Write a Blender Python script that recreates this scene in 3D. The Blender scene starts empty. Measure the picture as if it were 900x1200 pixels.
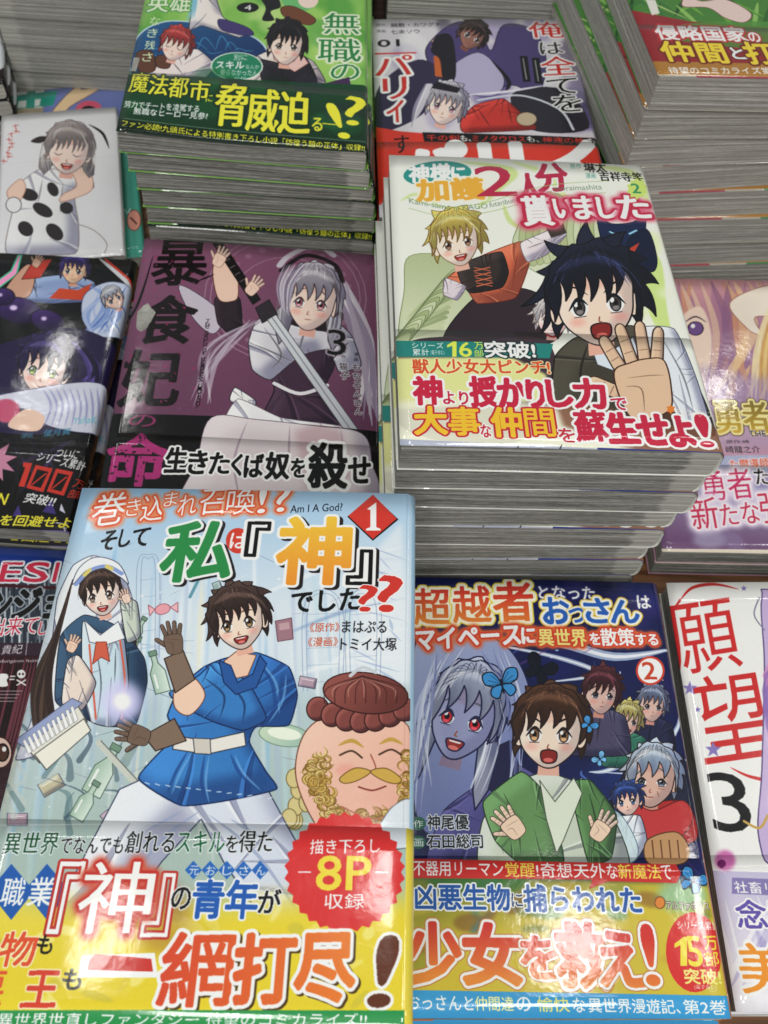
import bpy, bmesh, math, random
import numpy as np
from mathutils import Vector, Matrix

# ------------------------------------------------------------------ camera
S = 0.001                                    # the scene is measured in millimetres, built in metres
scene = bpy.context.scene
col = scene.collection
FOC, PITCH, ROLL = 1096.4, math.radians(58.928), math.radians(4.714)
cam_d = bpy.data.cameras.new('camera'); cam = bpy.data.objects.new('camera', cam_d); col.objects.link(cam)
scene.camera = cam
cam_d.sensor_fit = 'VERTICAL'; cam_d.sensor_height = 24.0; cam_d.sensor_width = 18.0
cam_d.lens = 24.0 * FOC / 1200.0
cam_d.clip_start = 0.02; cam_d.clip_end = 30.0
_fw = Vector((0, math.cos(PITCH), -math.sin(PITCH))); _up = Vector((0, math.sin(PITCH), math.cos(PITCH))); _rt = Vector((1, 0, 0))
_r2 = _rt * math.cos(ROLL) + _up * math.sin(ROLL)
_u2 = _up * math.cos(ROLL) - _rt * math.sin(ROLL)
cam.matrix_world = Matrix(((_r2.x, _u2.x, -_fw.x, 0), (_r2.y, _u2.y, -_fw.y, 0), (_r2.z, _u2.z, -_fw.z, 0), (0, 0, 0, 1)))
cam_d.dof.use_dof = True; cam_d.dof.focus_distance = 0.35; cam_d.dof.aperture_fstop = 14.0

# ------------------------------------------------------------------ light of the shop: white ceiling bounce, ceiling lamps and added fill lamps
world = bpy.data.worlds.new('World'); scene.world = world; world.use_nodes = True
bg = world.node_tree.nodes['Background']; bg.inputs[0].default_value = (0.93, 1.0, 0.98, 1); bg.inputs[1].default_value = 0.20
scene.view_settings.view_transform = 'Standard'; scene.view_settings.look = 'None'
scene.view_settings.exposure = 0.06; scene.view_settings.gamma = 1.0
LAMP_W = 2.0
def ceiling_or_fill_lamp(x, y, sx, sy, power):
    l = bpy.data.lights.new('ceiling_or_fill_lamp', 'AREA'); l.shape = 'RECTANGLE'; l.size = sx; l.size_y = sy
    l.energy = power; l.color = (1.0, 0.985, 0.95)
    o = bpy.data.objects.new('ceiling_or_fill_lamp', l); o.location = (x, y, 1.30); col.objects.link(o)
RAD = 22.5                                  # the same brightness per area for every lamp
for (x, y, sx, sy) in ((-0.05, 0.50, 0.15, 0.11), (0.48, 0.31, 0.15, 0.12), (-0.66, 0.35, 0.08, 0.13), (0.95, 0.42, 0.16, 0.22),
                       (-1.02, 1.52, 0.07, 0.22), (-0.60, 1.62, 0.05, 0.22), (0.65, 1.30, 0.05, 0.16), (0.86, 1.50, 0.09, 0.14),
                       (-0.35, -0.9, 0.30, 0.5), (0.55, -0.9, 0.30, 0.5), (0.1, -1.7, 0.4, 0.5), (-1.6, 0.3, 0.35, 0.5), (1.7, -0.2, 0.3, 0.5)):  # fill lamps behind and beside the camera, added to keep up the light level
    ceiling_or_fill_lamp(x, y, sx, sy, RAD * math.pi * sx * sy)

# ------------------------------------------------------------------ poses of the top books, in mm: x, y, z of the lower left corner, yaw, side tilt, fore tilt (degrees), thickness, height of table
TABLE = -433.0
POSE = {
 'A': (-108.3, 4.0, -297.6, 2.7, 2.6, -3.3), 'B': (17.5, 18.7, -387.9, 4.1, -0.5, -0.7), 'C': (152.9, 31.4, -407.2, 4.7, 1.5, 3.5),
 'D': (4.0, 206.7, -292.8, 5.0, -1.3, -3.4), 'G': (-15.4, 394.7, -349.5, 5.8, 1.2, -0.1), 'H': (-150.5, 397.7, -311.3, 4.8, -3.7, -1.4),
 'K': (-126.5, 196.9, -358.9, 4.5, -3.3, -1.2), 'J': (-282.0, 216.6, -410.9, 1.0, 1.6, 1.8), 'F': (119.9, 440.0, -285.0, 9.1, -2.5, -1.2),
 'E': (141.4, 236.3, -408.4, 3.6, 0.6, 2.7), 'I': (-245.2, 399.6, -416.0, 14.2, 0.0, 0.0), 'L': (-252.0, 32.0, -424.0, 2.0, 0.0, 0.0),
 'T': (-239.0, 406.0, -425.0, 15.5, 0.0, 0.0), 'O': (-396.0, 506.0, -395.0, 17.0, 0.0, 0.0),
}
BW, BH = 128.0, 182.0
FORMAT = {'I': (.60, .79), 'T': (.63, .97)}    # the two thin booklets are smaller than a comic

def photo_to_mm(name):
    """where a point measured on the photograph lies on the printed front of that book (mm from its lower left corner)"""
    X, Y, Z, a, tx, ty = POSE[name]
    a = math.radians(a); tx = math.radians(tx); ty = math.radians(ty)
    M = np.array([[math.cos(a), -math.sin(a), X], [math.sin(a), math.cos(a), Y], [tx, ty, Z]])
    M = M * np.array([*FORMAT.get(name, (1, 1)), 1])
    cp, sp, cr, sr = math.cos(PITCH), math.sin(PITCH), math.cos(ROLL), math.sin(ROLL)
    C = np.array([[1, 0, 0], [0, -sp, -cp], [0, cp, -sp]])          # rows: right, down, forward
    K = np.array([[FOC * cr, -FOC * sr, 450], [FOC * sr, FOC * cr, 600], [0, 0, 1]])
    Hm = np.linalg.inv(K @ C @ M)
    def f(pts):
        p = np.atleast_2d(np.asarray(pts, float)); q = np.c_[p, np.ones(len(p))] @ Hm.T
        return q[:, :2] / q[:, 2:3]
    return f

# ------------------------------------------------------------------ print shop: covers are drawn as vector shapes into pixel arrays
def hexc(h):
    if isinstance(h, str):
        h = h.lstrip('#'); return np.array([int(h[i:i + 2], 16) / 255 for i in (0, 2, 4)])
    return np.array(h, float)

def raster(E, w, h, ss=3):
    """coverage of closed outlines; E = directed edges x0,y0,x1,y1 in pixels, y down"""
    E = np.asarray(E, float)
    if len(E) == 0: return np.zeros((h, w))
    y0, y1 = E[:, 1] * ss, E[:, 3] * ss; x0, x1 = E[:, 0], E[:, 2]
    sg = np.where(y1 > y0, 1.0, -1.0)
    sw = y1 < y0
    ya, yb = np.where(sw, y1, y0), np.where(sw, y0, y1); xa, xb = np.where(sw, x1, x0), np.where(sw, x0, x1)
    r0 = np.clip(np.ceil(ya - .5), 0, h * ss).astype(int); r1 = np.clip(np.ceil(yb - .5), 0, h * ss).astype(int)
    n = np.maximum(r1 - r0, 0)
    if n.sum() == 0: return np.zeros((h, w))
    k = np.repeat(np.arange(len(E)), n); start = np.cumsum(n) - n
    row = np.arange(n.sum()) - np.repeat(start, n) + r0[k]
    x = xa[k] + (row + .5 - ya[k]) * (xb[k] - xa[k]) / (yb[k] - ya[k])
    x = np.clip(x, 0, w); xi = np.floor(x).astype(int); fr = x - xi
    W2 = w + 2
    acc = np.bincount(row * W2 + xi, weights=sg[k] * (1 - fr), minlength=h * ss * W2) + \
          np.bincount(row * W2 + xi + 1, weights=sg[k] * fr, minlength=h * ss * W2)
    cov = np.minimum(np.abs(np.cumsum(acc[:h * ss * W2].reshape(h * ss, W2), 1)), 1)[:, :w]
    return cov.reshape(h, ss, w).mean(1)

def boxblur(m, r):
    r = int(round(r))
    if r < 1: return m
    for _ in range(2):
        for ax in (0, 1):
            p = np.pad(m, [(r + 1, r) if a == ax else (0, 0) for a in (0, 1)] , mode='edge')
            c = np.cumsum(p, ax)
            m = (np.take(c, range(2 * r + 1, c.shape[ax]), ax) - np.take(c, range(0, c.shape[ax] - 2 * r - 1), ax)) / (2 * r + 1)
    return m

def dist(mask, R, ax=1.0, ay=1.0):
    """distance to the ink up to R pixels (ax, ay stretch it for brush-like strokes)"""
    big = 1e6; R = int(math.ceil(R)); h, w = mask.shape
    g = np.full((h, w), big)
    for d in range(-R, R + 1):
        v = (d * ax) ** 2
        a, b = max(0, d), min(w, w + d)
        s = np.where(mask[:, a - d:b - d] > .5, v, big)
        g[:, a:b] = np.minimum(g[:, a:b], s)
    o = np.full((h, w), big)
    for d in range(-R, R + 1):
        v = (d * ay) ** 2
        a, b = max(0, d), min(h, h + d)
        o[a:b] = np.minimum(o[a:b], g[a - d:b - d] + v)
    return np.sqrt(o)

def smooth_pts(p, closed=True, n=6, ten=1.0):
    p = np.asarray(p, float); N = len(p)
    if N < 3: return p
    out = []
    rng = range(N) if closed else range(N - 1)
    for i in rng:
        if closed: a, b, c, d = p[i - 1], p[i], p[(i + 1) % N], p[(i + 2) % N]
        else: a, b, c, d = p[max(i - 1, 0)], p[i], p[i + 1], p[min(i + 2, N - 1)]
        t = np.linspace(0, 1, n, endpoint=False)[:, None]
        m0, m1 = (c - a) * .5 * ten, (d - b) * .5 * ten; t2, t3 = t * t, t * t * t
        out.append((2 * t3 - 3 * t2 + 1) * b + (t3 - 2 * t2 + t) * m0 + (3 * t2 - 2 * t3) * c + (t3 - t2) * m1)
    o = np.vstack(out)
    return o if closed else np.vstack([o, p[-1:]])

_glyphs = {}
def glyphs(s):
    """outline triangles of a line of type set in the built-in font"""
    if s in _glyphs: return _glyphs[s]
    cu = bpy.data.curves.new('type', 'FONT'); cu.body = s; cu.resolution_u = 3
    o = bpy.data.objects.new('type', cu); col.objects.link(o)
    dg = bpy.context.evaluated_depsgraph_get(); ev = o.evaluated_get(dg); m = ev.to_mesh(); m.calc_loop_triangles()
    V = np.empty(len(m.vertices) * 3); m.vertices.foreach_get('co', V); V = V.reshape(-1, 3)[:, :2]
    T = np.empty(len(m.loop_triangles) * 3, dtype=int); m.loop_triangles.foreach_get('vertices', T); T = T.reshape(-1, 3)
    ev.to_mesh_clear(); bpy.data.objects.remove(o); bpy.data.curves.remove(cu)
    _glyphs[s] = (V, T)
    return V, T

class Print:
    def __init__(s, name, res, base='#ffffff', extra=17.0):
        s.name = name; s.res = res; s.w = int((BW + extra) * res); s.h = int(BH * res)
        s.a = np.ones((s.h, s.w, 3)) * hexc(base)
        s.f = photo_to_mm(name) if name in POSE else None
        s.mm = False; s.clip = None
        c = s.f([(450, 600), (451, 600)]) if s.f else None
        s.rng = random.Random(hash_name(name))
    def P(s, pts):
        q = np.atleast_2d(np.asarray(pts, float)) if s.mm else s.f(pts)
        return np.c_[q[:, 0] * s.res, (BH - q[:, 1]) * s.res]
    def k(s, pt):
        """canvas pixels per drawing unit near a point"""
        if s.mm: return s.res
        q = s.P([pt, (pt[0] + 1, pt[1])]); return float(np.hypot(*(q[1] - q[0])))
    def paint(s, E, color, alpha=1.0, blur=0.0, grad=None, pad=2):
        E = np.asarray(E, float)
        x0 = int(max(0, np.floor(min(E[:, 0].min(), E[:, 2].min())) - pad - 2 * blur)); x1 = int(min(s.w, np.ceil(max(E[:, 0].max(), E[:, 2].max())) + pad + 2 * blur))
        y0 = int(max(0, np.floor(min(E[:, 1].min(), E[:, 3].min())) - pad - 2 * blur)); y1 = int(min(s.h, np.ceil(max(E[:, 1].max(), E[:, 3].max())) + pad + 2 * blur))
        if x1 <= x0 or y1 <= y0: return
        m = raster(E - np.array([x0, y0, x0, y0]), x1 - x0, y1 - y0)
        if blur: m = boxblur(m, blur)
        s.lay(m, x0, y0, color, alpha, grad)
    def lay(s, m, x0, y0, color, alpha=1.0, grad=None):
        h, w = m.shape
        if s.clip is not None: m = m * s.clip[y0:y0 + h, x0:x0 + w]
        c = hexc(color)[None, None]
        if grad:
            (p0, p1, c1) = grad; q = s.P([p0, p1]); d = q[1] - q[0]; L = d @ d
            yy, xx = np.mgrid[y0:y0 + h, x0:x0 + w]
            t = np.clip(((xx - q[0, 0]) * d[0] + (yy - q[0, 1]) * d[1]) / L, 0, 1)[..., None]
            c = c * (1 - t) + hexc(c1) * t
        m = (m * alpha)[..., None]
        s.a[y0:y0 + h, x0:x0 + w] = s.a[y0:y0 + h, x0:x0 + w] * (1 - m) + c * m
    def mask(s, pts, smooth=False):
        q = s.P(pts); q = smooth_pts(q) if smooth else q
        return raster(np.c_[q, np.roll(q, -1, 0)], s.w, s.h)
    def poly(s, pts, color, alpha=1.0, blur=0.0, smooth=False, grad=None, line=None, lw=1.0, shade=0.0):
        q = s.P(pts); kk = s.k(pts[0])
        if smooth: q = smooth_pts(q, ten=float(smooth))
        E = np.c_[q, np.roll(q, -1, 0)]
        s.paint(E, color, alpha, blur * kk, grad)
        if shade:                                                   # drawn cel shading: a darker rim at the lower right, a lighter one at the upper left
            x0, y0 = np.maximum(np.floor(q.min(0)).astype(int) - 2, 0); x1, y1 = np.minimum(np.ceil(q.max(0)).astype(int) + 2, (s.w, s.h))
            if x1 - x0 > 3 and y1 - y0 > 3:
                m = raster(E - np.array([x0, y0, x0, y0]), x1 - x0, y1 - y0, 2); d = max(1, int(min(x1 - x0, y1 - y0) * .13))
                sh = np.ones_like(m); sh[:-d, :-d] = 1 - m[d:, d:]; hl = np.ones_like(m); hl[d:, d:] = 1 - m[:-d, :-d]
                s.lay(m * boxblur(sh, d * .3), x0, y0, tuple(hexc(color) * np.array([.50, .50, .62])), shade); s.lay(m * boxblur(hl, d * .35), x0, y0, tuple(np.clip(hexc(color) * 1.25 + .10, 0, 1)), shade * .6)
        if line is not None: s.stroke_c(np.vstack([q, q[:1]]), lw * kk, line)
    def stroke_c(s, q, wd, color, alpha=1.0, taper=0, blur=0.0):
        n = len(q)
        if n < 2: return
        t = np.linspace(0, 1, n)
        r = np.full(n, wd / 2.0)
        if taper == 1: r = r * (1 - t * .92)
        if taper == 2: r = r * (0.12 + .88 * np.sin(np.pi * t))
        r = np.maximum(r, .3)
        E = []
        d = q[1:] - q[:-1]; L = np.hypot(d[:, 0], d[:, 1]); ok = L > 1e-6
        nx = np.zeros_like(d); nx[ok] = np.c_[-d[ok, 1], d[ok, 0]] / L[ok, None]
        a = q[:-1] + nx * r[:-1, None]; b = q[1:] + nx * r[1:, None]; c = q[1:] - nx * r[1:, None]; e = q[:-1] - nx * r[:-1, None]
        E += [np.c_[a, b], np.c_[b, c], np.c_[c, e], np.c_[e, a]]
        th = -np.linspace(0, 2 * np.pi, 9)[:-1]
        for i in range(8):
            u0 = np.array([math.cos(th[i]), math.sin(th[i])]); u1 = np.array([math.cos(th[(i + 1) % 8]), math.sin(th[(i + 1) % 8])])
            E.append(np.c_[q + u0 * r[:, None], q + u1 * r[:, None]])
        s.paint(np.vstack(E), color, alpha, blur)
    def line(s, pts, wd, color, alpha=1.0, taper=0, smooth=True, blur=0.0):
        q = s.P(pts); kk = s.k(pts[0])
        if smooth and len(q) > 2: q = smooth_pts(q, False)
        elif taper and len(q) == 2: q = q[0] + (q[1] - q[0]) * np.linspace(0, 1, 9)[:, None]
        s.stroke_c(q, wd * kk, color, alpha, taper, blur * kk)
    def ell(s, cx, cy, rx, ry, color, ang=0, n=28, **kw):
        t = np.linspace(0, 2 * np.pi, n, endpoint=False); ca, sa = math.cos(math.radians(ang)), math.sin(math.radians(ang))
        x, y = rx * np.cos(t), ry * np.sin(t)
        s.poly(np.c_[cx + ca * x - sa * y, cy + sa * x + ca * y], color, **kw)
    def text(s, string, bl, br, h, fill, out=(), bold=0.0, mincho=False, grad=None, shadow=None, glow=None, slant=0.0, hr=None, alpha=1.0):
        """one line of type: its ink runs from bl to br (feet of the line) and stands h tall; string may be [(text, scale), ...]"""
        segs = [(string, 1.0)] if isinstance(string, str) else string
        Vs, Ts, x, nv = [], [], 0.0, 0
        for st, sc in segs:
            V, T = glyphs(st)
            if len(V) == 0: continue
            V = V - np.array([V[:, 0].min(), 0.0]); V = V * sc
            Vs.append(V + np.array([x, 0])); Ts.append(T + nv); nv += len(V); x += V[:, 0].max() + .07 * sc
        V = np.vstack(Vs); T = np.vstack(Ts)
        V = V - V.min(0); V = V / V.max(0)
        q = s.P([bl, br]); kk = s.k(bl)
        if s.mm: hc = h * s.res
        else:
            u = s.P([bl, (bl[0], bl[1] - h)]); hc = abs(u[1, 1] - u[0, 1])
        hc2 = hc if hr is None else hc * hr
        ex = q[1] - q[0]
        up = np.array([slant, -1.0])
        pts = q[0] + V[:, :1] * ex + V[:, 1:] * up * (hc + (hc2 - hc) * V[:, :1])
        tri = pts[T]
        ar = (tri[:, 1, 0] - tri[:, 0, 0]) * (tri[:, 2, 1] - tri[:, 0, 1]) - (tri[:, 1, 1] - tri[:, 0, 1]) * (tri[:, 2, 0] - tri[:, 0, 0])
        tri[ar < 0] = tri[ar < 0][:, ::-1]
        E = np.vstack([np.c_[tri[:, 0], tri[:, 1]], np.c_[tri[:, 1], tri[:, 2]], np.c_[tri[:, 2], tri[:, 0]]])
        dens = raster(E - np.array([pts[:, 0].min(), pts[:, 1].min()] * 2), max(1, int(np.ptp(pts[:, 0]))), max(1, int(np.ptp(pts[:, 1]))), 1).mean()
        bold = bold * min(1.0, max(.30, (.58 - dens) / .22))
        b = bold * hc * (.45 if mincho else .62); widths = [b + o[0] * hc * .8 for o in out]
        gl = (glow[0] * hc if glow else 0)
        R = max([b] + widths) + (abs(shadow[0]) + abs(shadow[1])) * hc * (1 if shadow else 0) + 2 if shadow else max([b] + widths) + 2
        pad = int(R + 2 * gl + 3)
        x0 = int(np.floor(pts[:, 0].min())) - pad; x1 = int(np.ceil(pts[:, 0].max())) + pad; y0 = int(np.floor(pts[:, 1].min())) - pad; y1 = int(np.ceil(pts[:, 1].max())) + pad
        if x1 < 1 or y1 < 1 or x0 > s.w - 2 or y0 > s.h - 2: return
        m = raster(E - np.array([x0, y0, x0, y0]), x1 - x0, y1 - y0, 3)
        cx0, cy0, cx1, cy1 = max(0, x0), max(0, y0), min(s.w, x1), min(s.h, y1)
        def put(mm, c, al=1.0, gr=None):
            s.lay(mm[cy0 - y0:cy1 - y0, cx0 - x0:cx1 - x0], cx0, cy0, c, al, gr)
        if glow: 
            g = boxblur((dist(m, R) < max([b] + widths) + gl * .5).astype(float), gl); put(np.minimum(g * 1.5, 1), glow[1])
        if widths or shadow:
            D = dist(m, max([b] + widths) + 2)
            for wd, o in sorted(zip(widths, out), key=lambda z: -z[0]):
                e = np.clip(wd + .5 - D, 0, 1)
                if shadow and wd == max(widths):
                    put(np.roll(e, (int(round(shadow[1] * hc)), int(round(shadow[0] * hc))), (0, 1)), shadow[2])
                put(e, o[1])
            if shadow and not widths:
                put(np.roll(m, (int(round(shadow[1] * hc)), int(round(shadow[0] * hc))), (0, 1)), shadow[2])
        if b > .35:
            D = dist(m, b + 2, ax=1.0, ay=(2.6 if mincho else 1.0)); m2 = np.maximum(m, np.clip(b + .5 - D, 0, 1))
        else: m2 = m
        put(m2, fill, alpha, grad)
    def vtext(s, string, p0, p1, w, fill, **kw):
        """upright letters running down from p0 to p1 (centres of the first and last letter), each w wide"""
        n = len(string)
        for i, ch in enumerate(string):
            t = i / max(1, n - 1); x = p0[0] + (p1[0] - p0[0]) * t; y = p0[1] + (p1[1] - p0[1]) * t
            hh = w * (.95 if not s.mm else .95)
            if s.mm: s.text(ch, (x - w / 2, y - hh / 2), (x + w / 2, y - hh / 2), hh, fill, **kw)
            else: s.text(ch, (x - w / 2, y + hh / 2), (x + w / 2, y + hh / 2), hh * .9, fill, **kw)
    def noise(s, amt=.02, scale=1):
        g = np.random.default_rng(7); n = g.normal(0, amt, (s.h // scale + 1, s.w // scale + 1, 1)); n = np.repeat(np.repeat(n, scale, 0), scale, 1)[:s.h, :s.w]
        s.a = s.a + n
    def image(s):
        px = np.ones((s.h, s.w, 4), dtype=np.float32); g = np.random.default_rng(5).normal(0, .012, (s.h, s.w, 1)); px[..., :3] = np.clip((s.a[::-1] - .5) * 1.10 + .485 + g, 0, 1)
        im = bpy.data.images.new('print_' + s.name, s.w, s.h); im.pixels.foreach_set(px.ravel()); im.pack()
        return im

def hash_name(n): return sum(ord(c) * (i + 3) for i, c in enumerate(n))

def curvy(P, k=.35, n=5, closed=True):
    """locks of hair: every odd point is a tip, its two sides bow inwards"""
    P = np.asarray(P, float); out = []; N = len(P); cen = P.mean(0)
    for i in range(N if closed else N - 1):
        a, b = P[i], P[(i + 1) % N]; m = (a + b) / 2; d = b - a; nrm = np.array([-d[1], d[0]]) * (k * .5 if i % 2 else -k * .5)
        base = a if i % 2 == 0 else b
        ctrl = m + nrm * .8 + (base - m) * .15
        for t in np.linspace(0, 1, n, endpoint=False): out.append((1 - t) ** 2 * a + 2 * t * (1 - t) * ctrl + t * t * b)
    return [tuple(p) for p in out]

# ---- drawn people for the covers: plain invented faces with different hair, eyes and mouths
def head(c, cx, cy, s, ang=0, hair='#3a2c24', hi=None, skin='#fbe3d0', eye='#5a3a28', mouth='open', turn=0.0, long=0.0, bang=7, spiky=.16,
         brow=0.0, closed=False, old=False, seed=1, line='#2c2022', back=True, hl=.5, blush=True, wide=1.0, eyes=1.0):
    R = random.Random(seed * 77 + 5); ca, sa = math.cos(math.radians(ang)), math.sin(math.radians(ang))
    def T(pts): return [(cx + s * (ca * x * wide - sa * y), cy + s * (sa * x * wide + ca * y)) for x, y in pts]
    hi = hi or tuple(np.clip(hexc(hair) * 1.5 + .08, 0, 1)); dk = tuple(hexc(hair) * .62); sk2 = tuple(hexc(skin) * np.array([.93, .80, .78]))
    lw = max(.7, s * .018)
    if back:
        pts = []
        n = 19
        for i in range(n):
            a = math.pi * (1.14 - 1.28 * i / (n - 1)); r = .56 + (spiky * (.35 + .9 * R.random()) if i % 2 else 0)
            a -= (.30 * math.cos(a) + .12 * (R.random() - .5) if i % 2 else 0)
            pts.append((r * math.cos(a) + .01, -.10 - r * .98 * math.sin(a)))
        pts = curvy(pts, .45, closed=False) + [pts[-1]]
        if long: pts += [(.60, .3), (.60, .45 + long * .6), (.50, .5 + long), (.40, .4 + long * .8), (.30, .3), (-.28, .3), (-.36, .4 + long * .8), (-.48, .52 + long), (-.60, .4 + long * .5), (-.60, .25)]
        else: pts += curvy([(.50, .20), (.44, .38), (.36, .20), (.26, .30), (.2, .1), (-.2, .1), (-.28, .32), (-.36, .2), (-.46, .38), (-.50, .2)], .3, closed=False)
        c.poly(T(pts), hair, line=line, lw=lw, grad=(T([(0, -.7)])[0], T([(0, .5)])[0], dk), shade=.5)
        if long:
            for i in range(12):
                sx = R.choice((-1, 1)); x = sx * (.36 + .22 * R.random())
                c.line(T([(x, -.1), (x * 1.05, .2 + long * .4), (x * .95, .4 + long * (.6 + .3 * R.random()))]), s * .02, R.choice((dk, hi)), .55, taper=2)
    c.poly(T([(-.13, .34), (-.15, .62), (.15, .62), (.13, .34)]), sk2)
    for sx in (-1, 1):
        if abs(sx * .42 - turn * .3) < .62: c.ell(*T([(sx * .42 - turn * .1, .10)])[0], s * .075 * wide, s * .13, skin, ang=ang, line=line, lw=lw * .7)
    t = turn
    c.poly(T([(-.40, -.28), (-.415, .06), (-.35 + .04 * t, .27), (-.16 + .12 * t, .46), (.0 + .14 * t, .52), (.16 + .10 * t, .46), (.35 + .02 * t, .27), (.415, .06), (.40, -.28), (0, -.46)]), skin, smooth=True, line=line, lw=lw, shade=.28)
    c.poly(T([(-.36, -.18), (0, -.10), (.36, -.18), (.34, -.34), (-.34, -.34)]), sk2, .55, blur=s * .02)
    if blush:
        for sx in (-1, 1): c.ell(*T([(sx * .24 + t * .14, .23)])[0], s * .09, s * .05, '#f0857a', ang=ang, alpha=.38, blur=s * .03)
    for sx in (-1, 1):
        ex = sx * .20 + t * .13; w = .105 * (1 - .25 * max(0, sx * t)); hE = .10 * eyes; ey = .075
        if closed:
            c.line(T([(ex - w, ey), (ex, ey + .05), (ex + w, ey)]), s * .03, line, taper=2)
        else:
            c.poly(T([(ex - w, ey - .01), (ex - w * .5, ey - hE), (ex + w * .5, ey - hE), (ex + w, ey), (ex + w * .45, ey + hE * .9), (ex - w * .45, ey + hE * .9)]), '#fbfbf8', smooth=True)
            c.ell(*T([(ex + t * .02, ey)])[0], s * w * .60, s * hE * .86, eye, ang=ang, line=line, lw=lw * .7)
            c.ell(*T([(ex + t * .02, ey - .01)])[0], s * w * .30, s * hE * .45, '#17100f', ang=ang)
            c.ell(*T([(ex + t * .02, ey + .045)])[0], s * w * .36, s * hE * .26, tuple(np.clip(hexc(eye) * 1.5 + .18, 0, 1)), ang=ang, alpha=.8)
            c.ell(*T([(ex - .03, ey - .045)])[0], s * .024, s * .03, '#ffffff')
            c.line(T([(ex - sx * -w * 1.12, ey - .0 + .02), (ex + w * .0, ey - hE * 1.05), (ex - sx * w * .95, ey - .02)]), s * .042, line, taper=2)
            c.line(T([(ex - w * .6, ey + hE), (ex + w * .6, ey + hE)]), s * .014, line, .7)
        c.line(T([(ex - w * 1.1, -.12 - brow * sx * .07), (ex, -.15), (ex + w * 1.1, -.12 + brow * sx * .07)]), s * .028, tuple(hexc(hair) * .55), taper=2)
    c.line(T([(.0 + t * .2, .20), (-.015 + t * .24, .25), (.015 + t * .2, .255)]), s * .016, '#a0604c')
    mx = t * .15
    if mouth == 'open':
        c.poly(T([(mx - .12, .31), (mx, .295), (mx + .13, .31), (mx + .08, .40), (mx, .425), (mx - .08, .40)]), '#a3342f', smooth=True, line=line, lw=lw)
        c.ell(*T([(mx, .39)])[0], s * .06, s * .025, '#e98078', ang=ang)
        c.poly(T([(mx - .09, .312), (mx + .09, .312), (mx + .07, .33), (mx - .07, .33)]), '#fffaf4')
    elif mouth == 'shout':
        c.poly(T([(mx - .10, .30), (mx, .27), (mx + .11, .30), (mx + .10, .42), (mx, .455), (mx - .09, .42)]), '#8f2a26', smooth=True, line=line, lw=lw)
        c.ell(*T([(mx, .41)])[0], s * .065, s * .03, '#de7068', ang=ang)
    elif mouth == 'smile': c.line(T([(mx - .11, .32), (mx, .36), (mx + .11, .31)]), s * .02, '#8a3a30', taper=2)
    else: c.line(T([(mx - .07, .34), (mx + .07, .335)]), s * .018, '#8a3a30', taper=2)
    if old:
        for sx in (-1, 1):
            c.line(T([(mx + sx * .12, .22), (mx + sx * .18, .34)]), s * .014, '#8c5a48', taper=2); c.line(T([(sx * .12 + t * .1, .17), (sx * .28 + t * .1, .19)]), s * .012, '#8c5a48', taper=2)
    top = []
    n = 13
    for i in range(n):
        a = math.pi * (1.03 - 1.06 * i / (n - 1)); r = .50 + (spiky * .6 * R.random() if i % 2 else 0.02)
        top.append((r * math.cos(a), -.12 - r * math.sin(a)))
    low = [(.50, .02)]
    for i in range(bang):
        x = .44 - .88 * i / (bang - 1); side = abs(x) > .34
        low.append((x - .05 * R.random() - turn * .1, (.20 if side else .0) + .10 * (R.random() - .4))); low.append((x - .44 / (bang - 1), -.24 - .08 * R.random()))
    low[-1] = (-.50, .02)
    low = curvy(low, .5, closed=False)
    c.poly(T(curvy(top, .4, closed=False) + low + [(-.50, .02)]), hair, line=line, lw=lw, grad=(T([(0, -.72)])[0], T([(0, .1)])[0], dk), shade=.35)
    for i in range(26):
        a = math.pi * (.04 + .92 * R.random()); r0, r1 = .12 + .1 * R.random(), .40 + .16 * R.random()
        x0, y0 = r0 * math.cos(a), -.42 - .1 * math.sin(a); x1, y1 = (r1) * math.cos(a) * 1.05, -.34 + .1 - .25 * math.sin(a) + .25 * abs(math.cos(a))
        c.line(T([(x0, y0), ((x0 + x1) / 2 * 1.1, (y0 + y1) / 2 - .05), (x1, y1)]), s * (.012 + .016 * R.random()), dk if i % 2 else hi, .65, taper=2)
    for i in range(16):
        a = math.pi * (.05 + .9 * i / 15); r1 = .54 + .06 * R.random()
        c.line(T([(.04 * math.cos(a), -.50), (.40 * math.cos(a), -.20 - .40 * math.sin(a)), (r1 * math.cos(a) * 1.02, -.10 - r1 * .55 * math.sin(a) + .20 * abs(math.cos(a)))]), s * .013, line, .5, taper=2)
    if hl:
        c.poly(T([(-.38, -.36), (-.2, -.48), (.05, -.50), (.3, -.42), (.38, -.33), (.25, -.36), (.0, -.42), (-.2, -.39)]), hi, hl, blur=s * .02, smooth=True)

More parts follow.
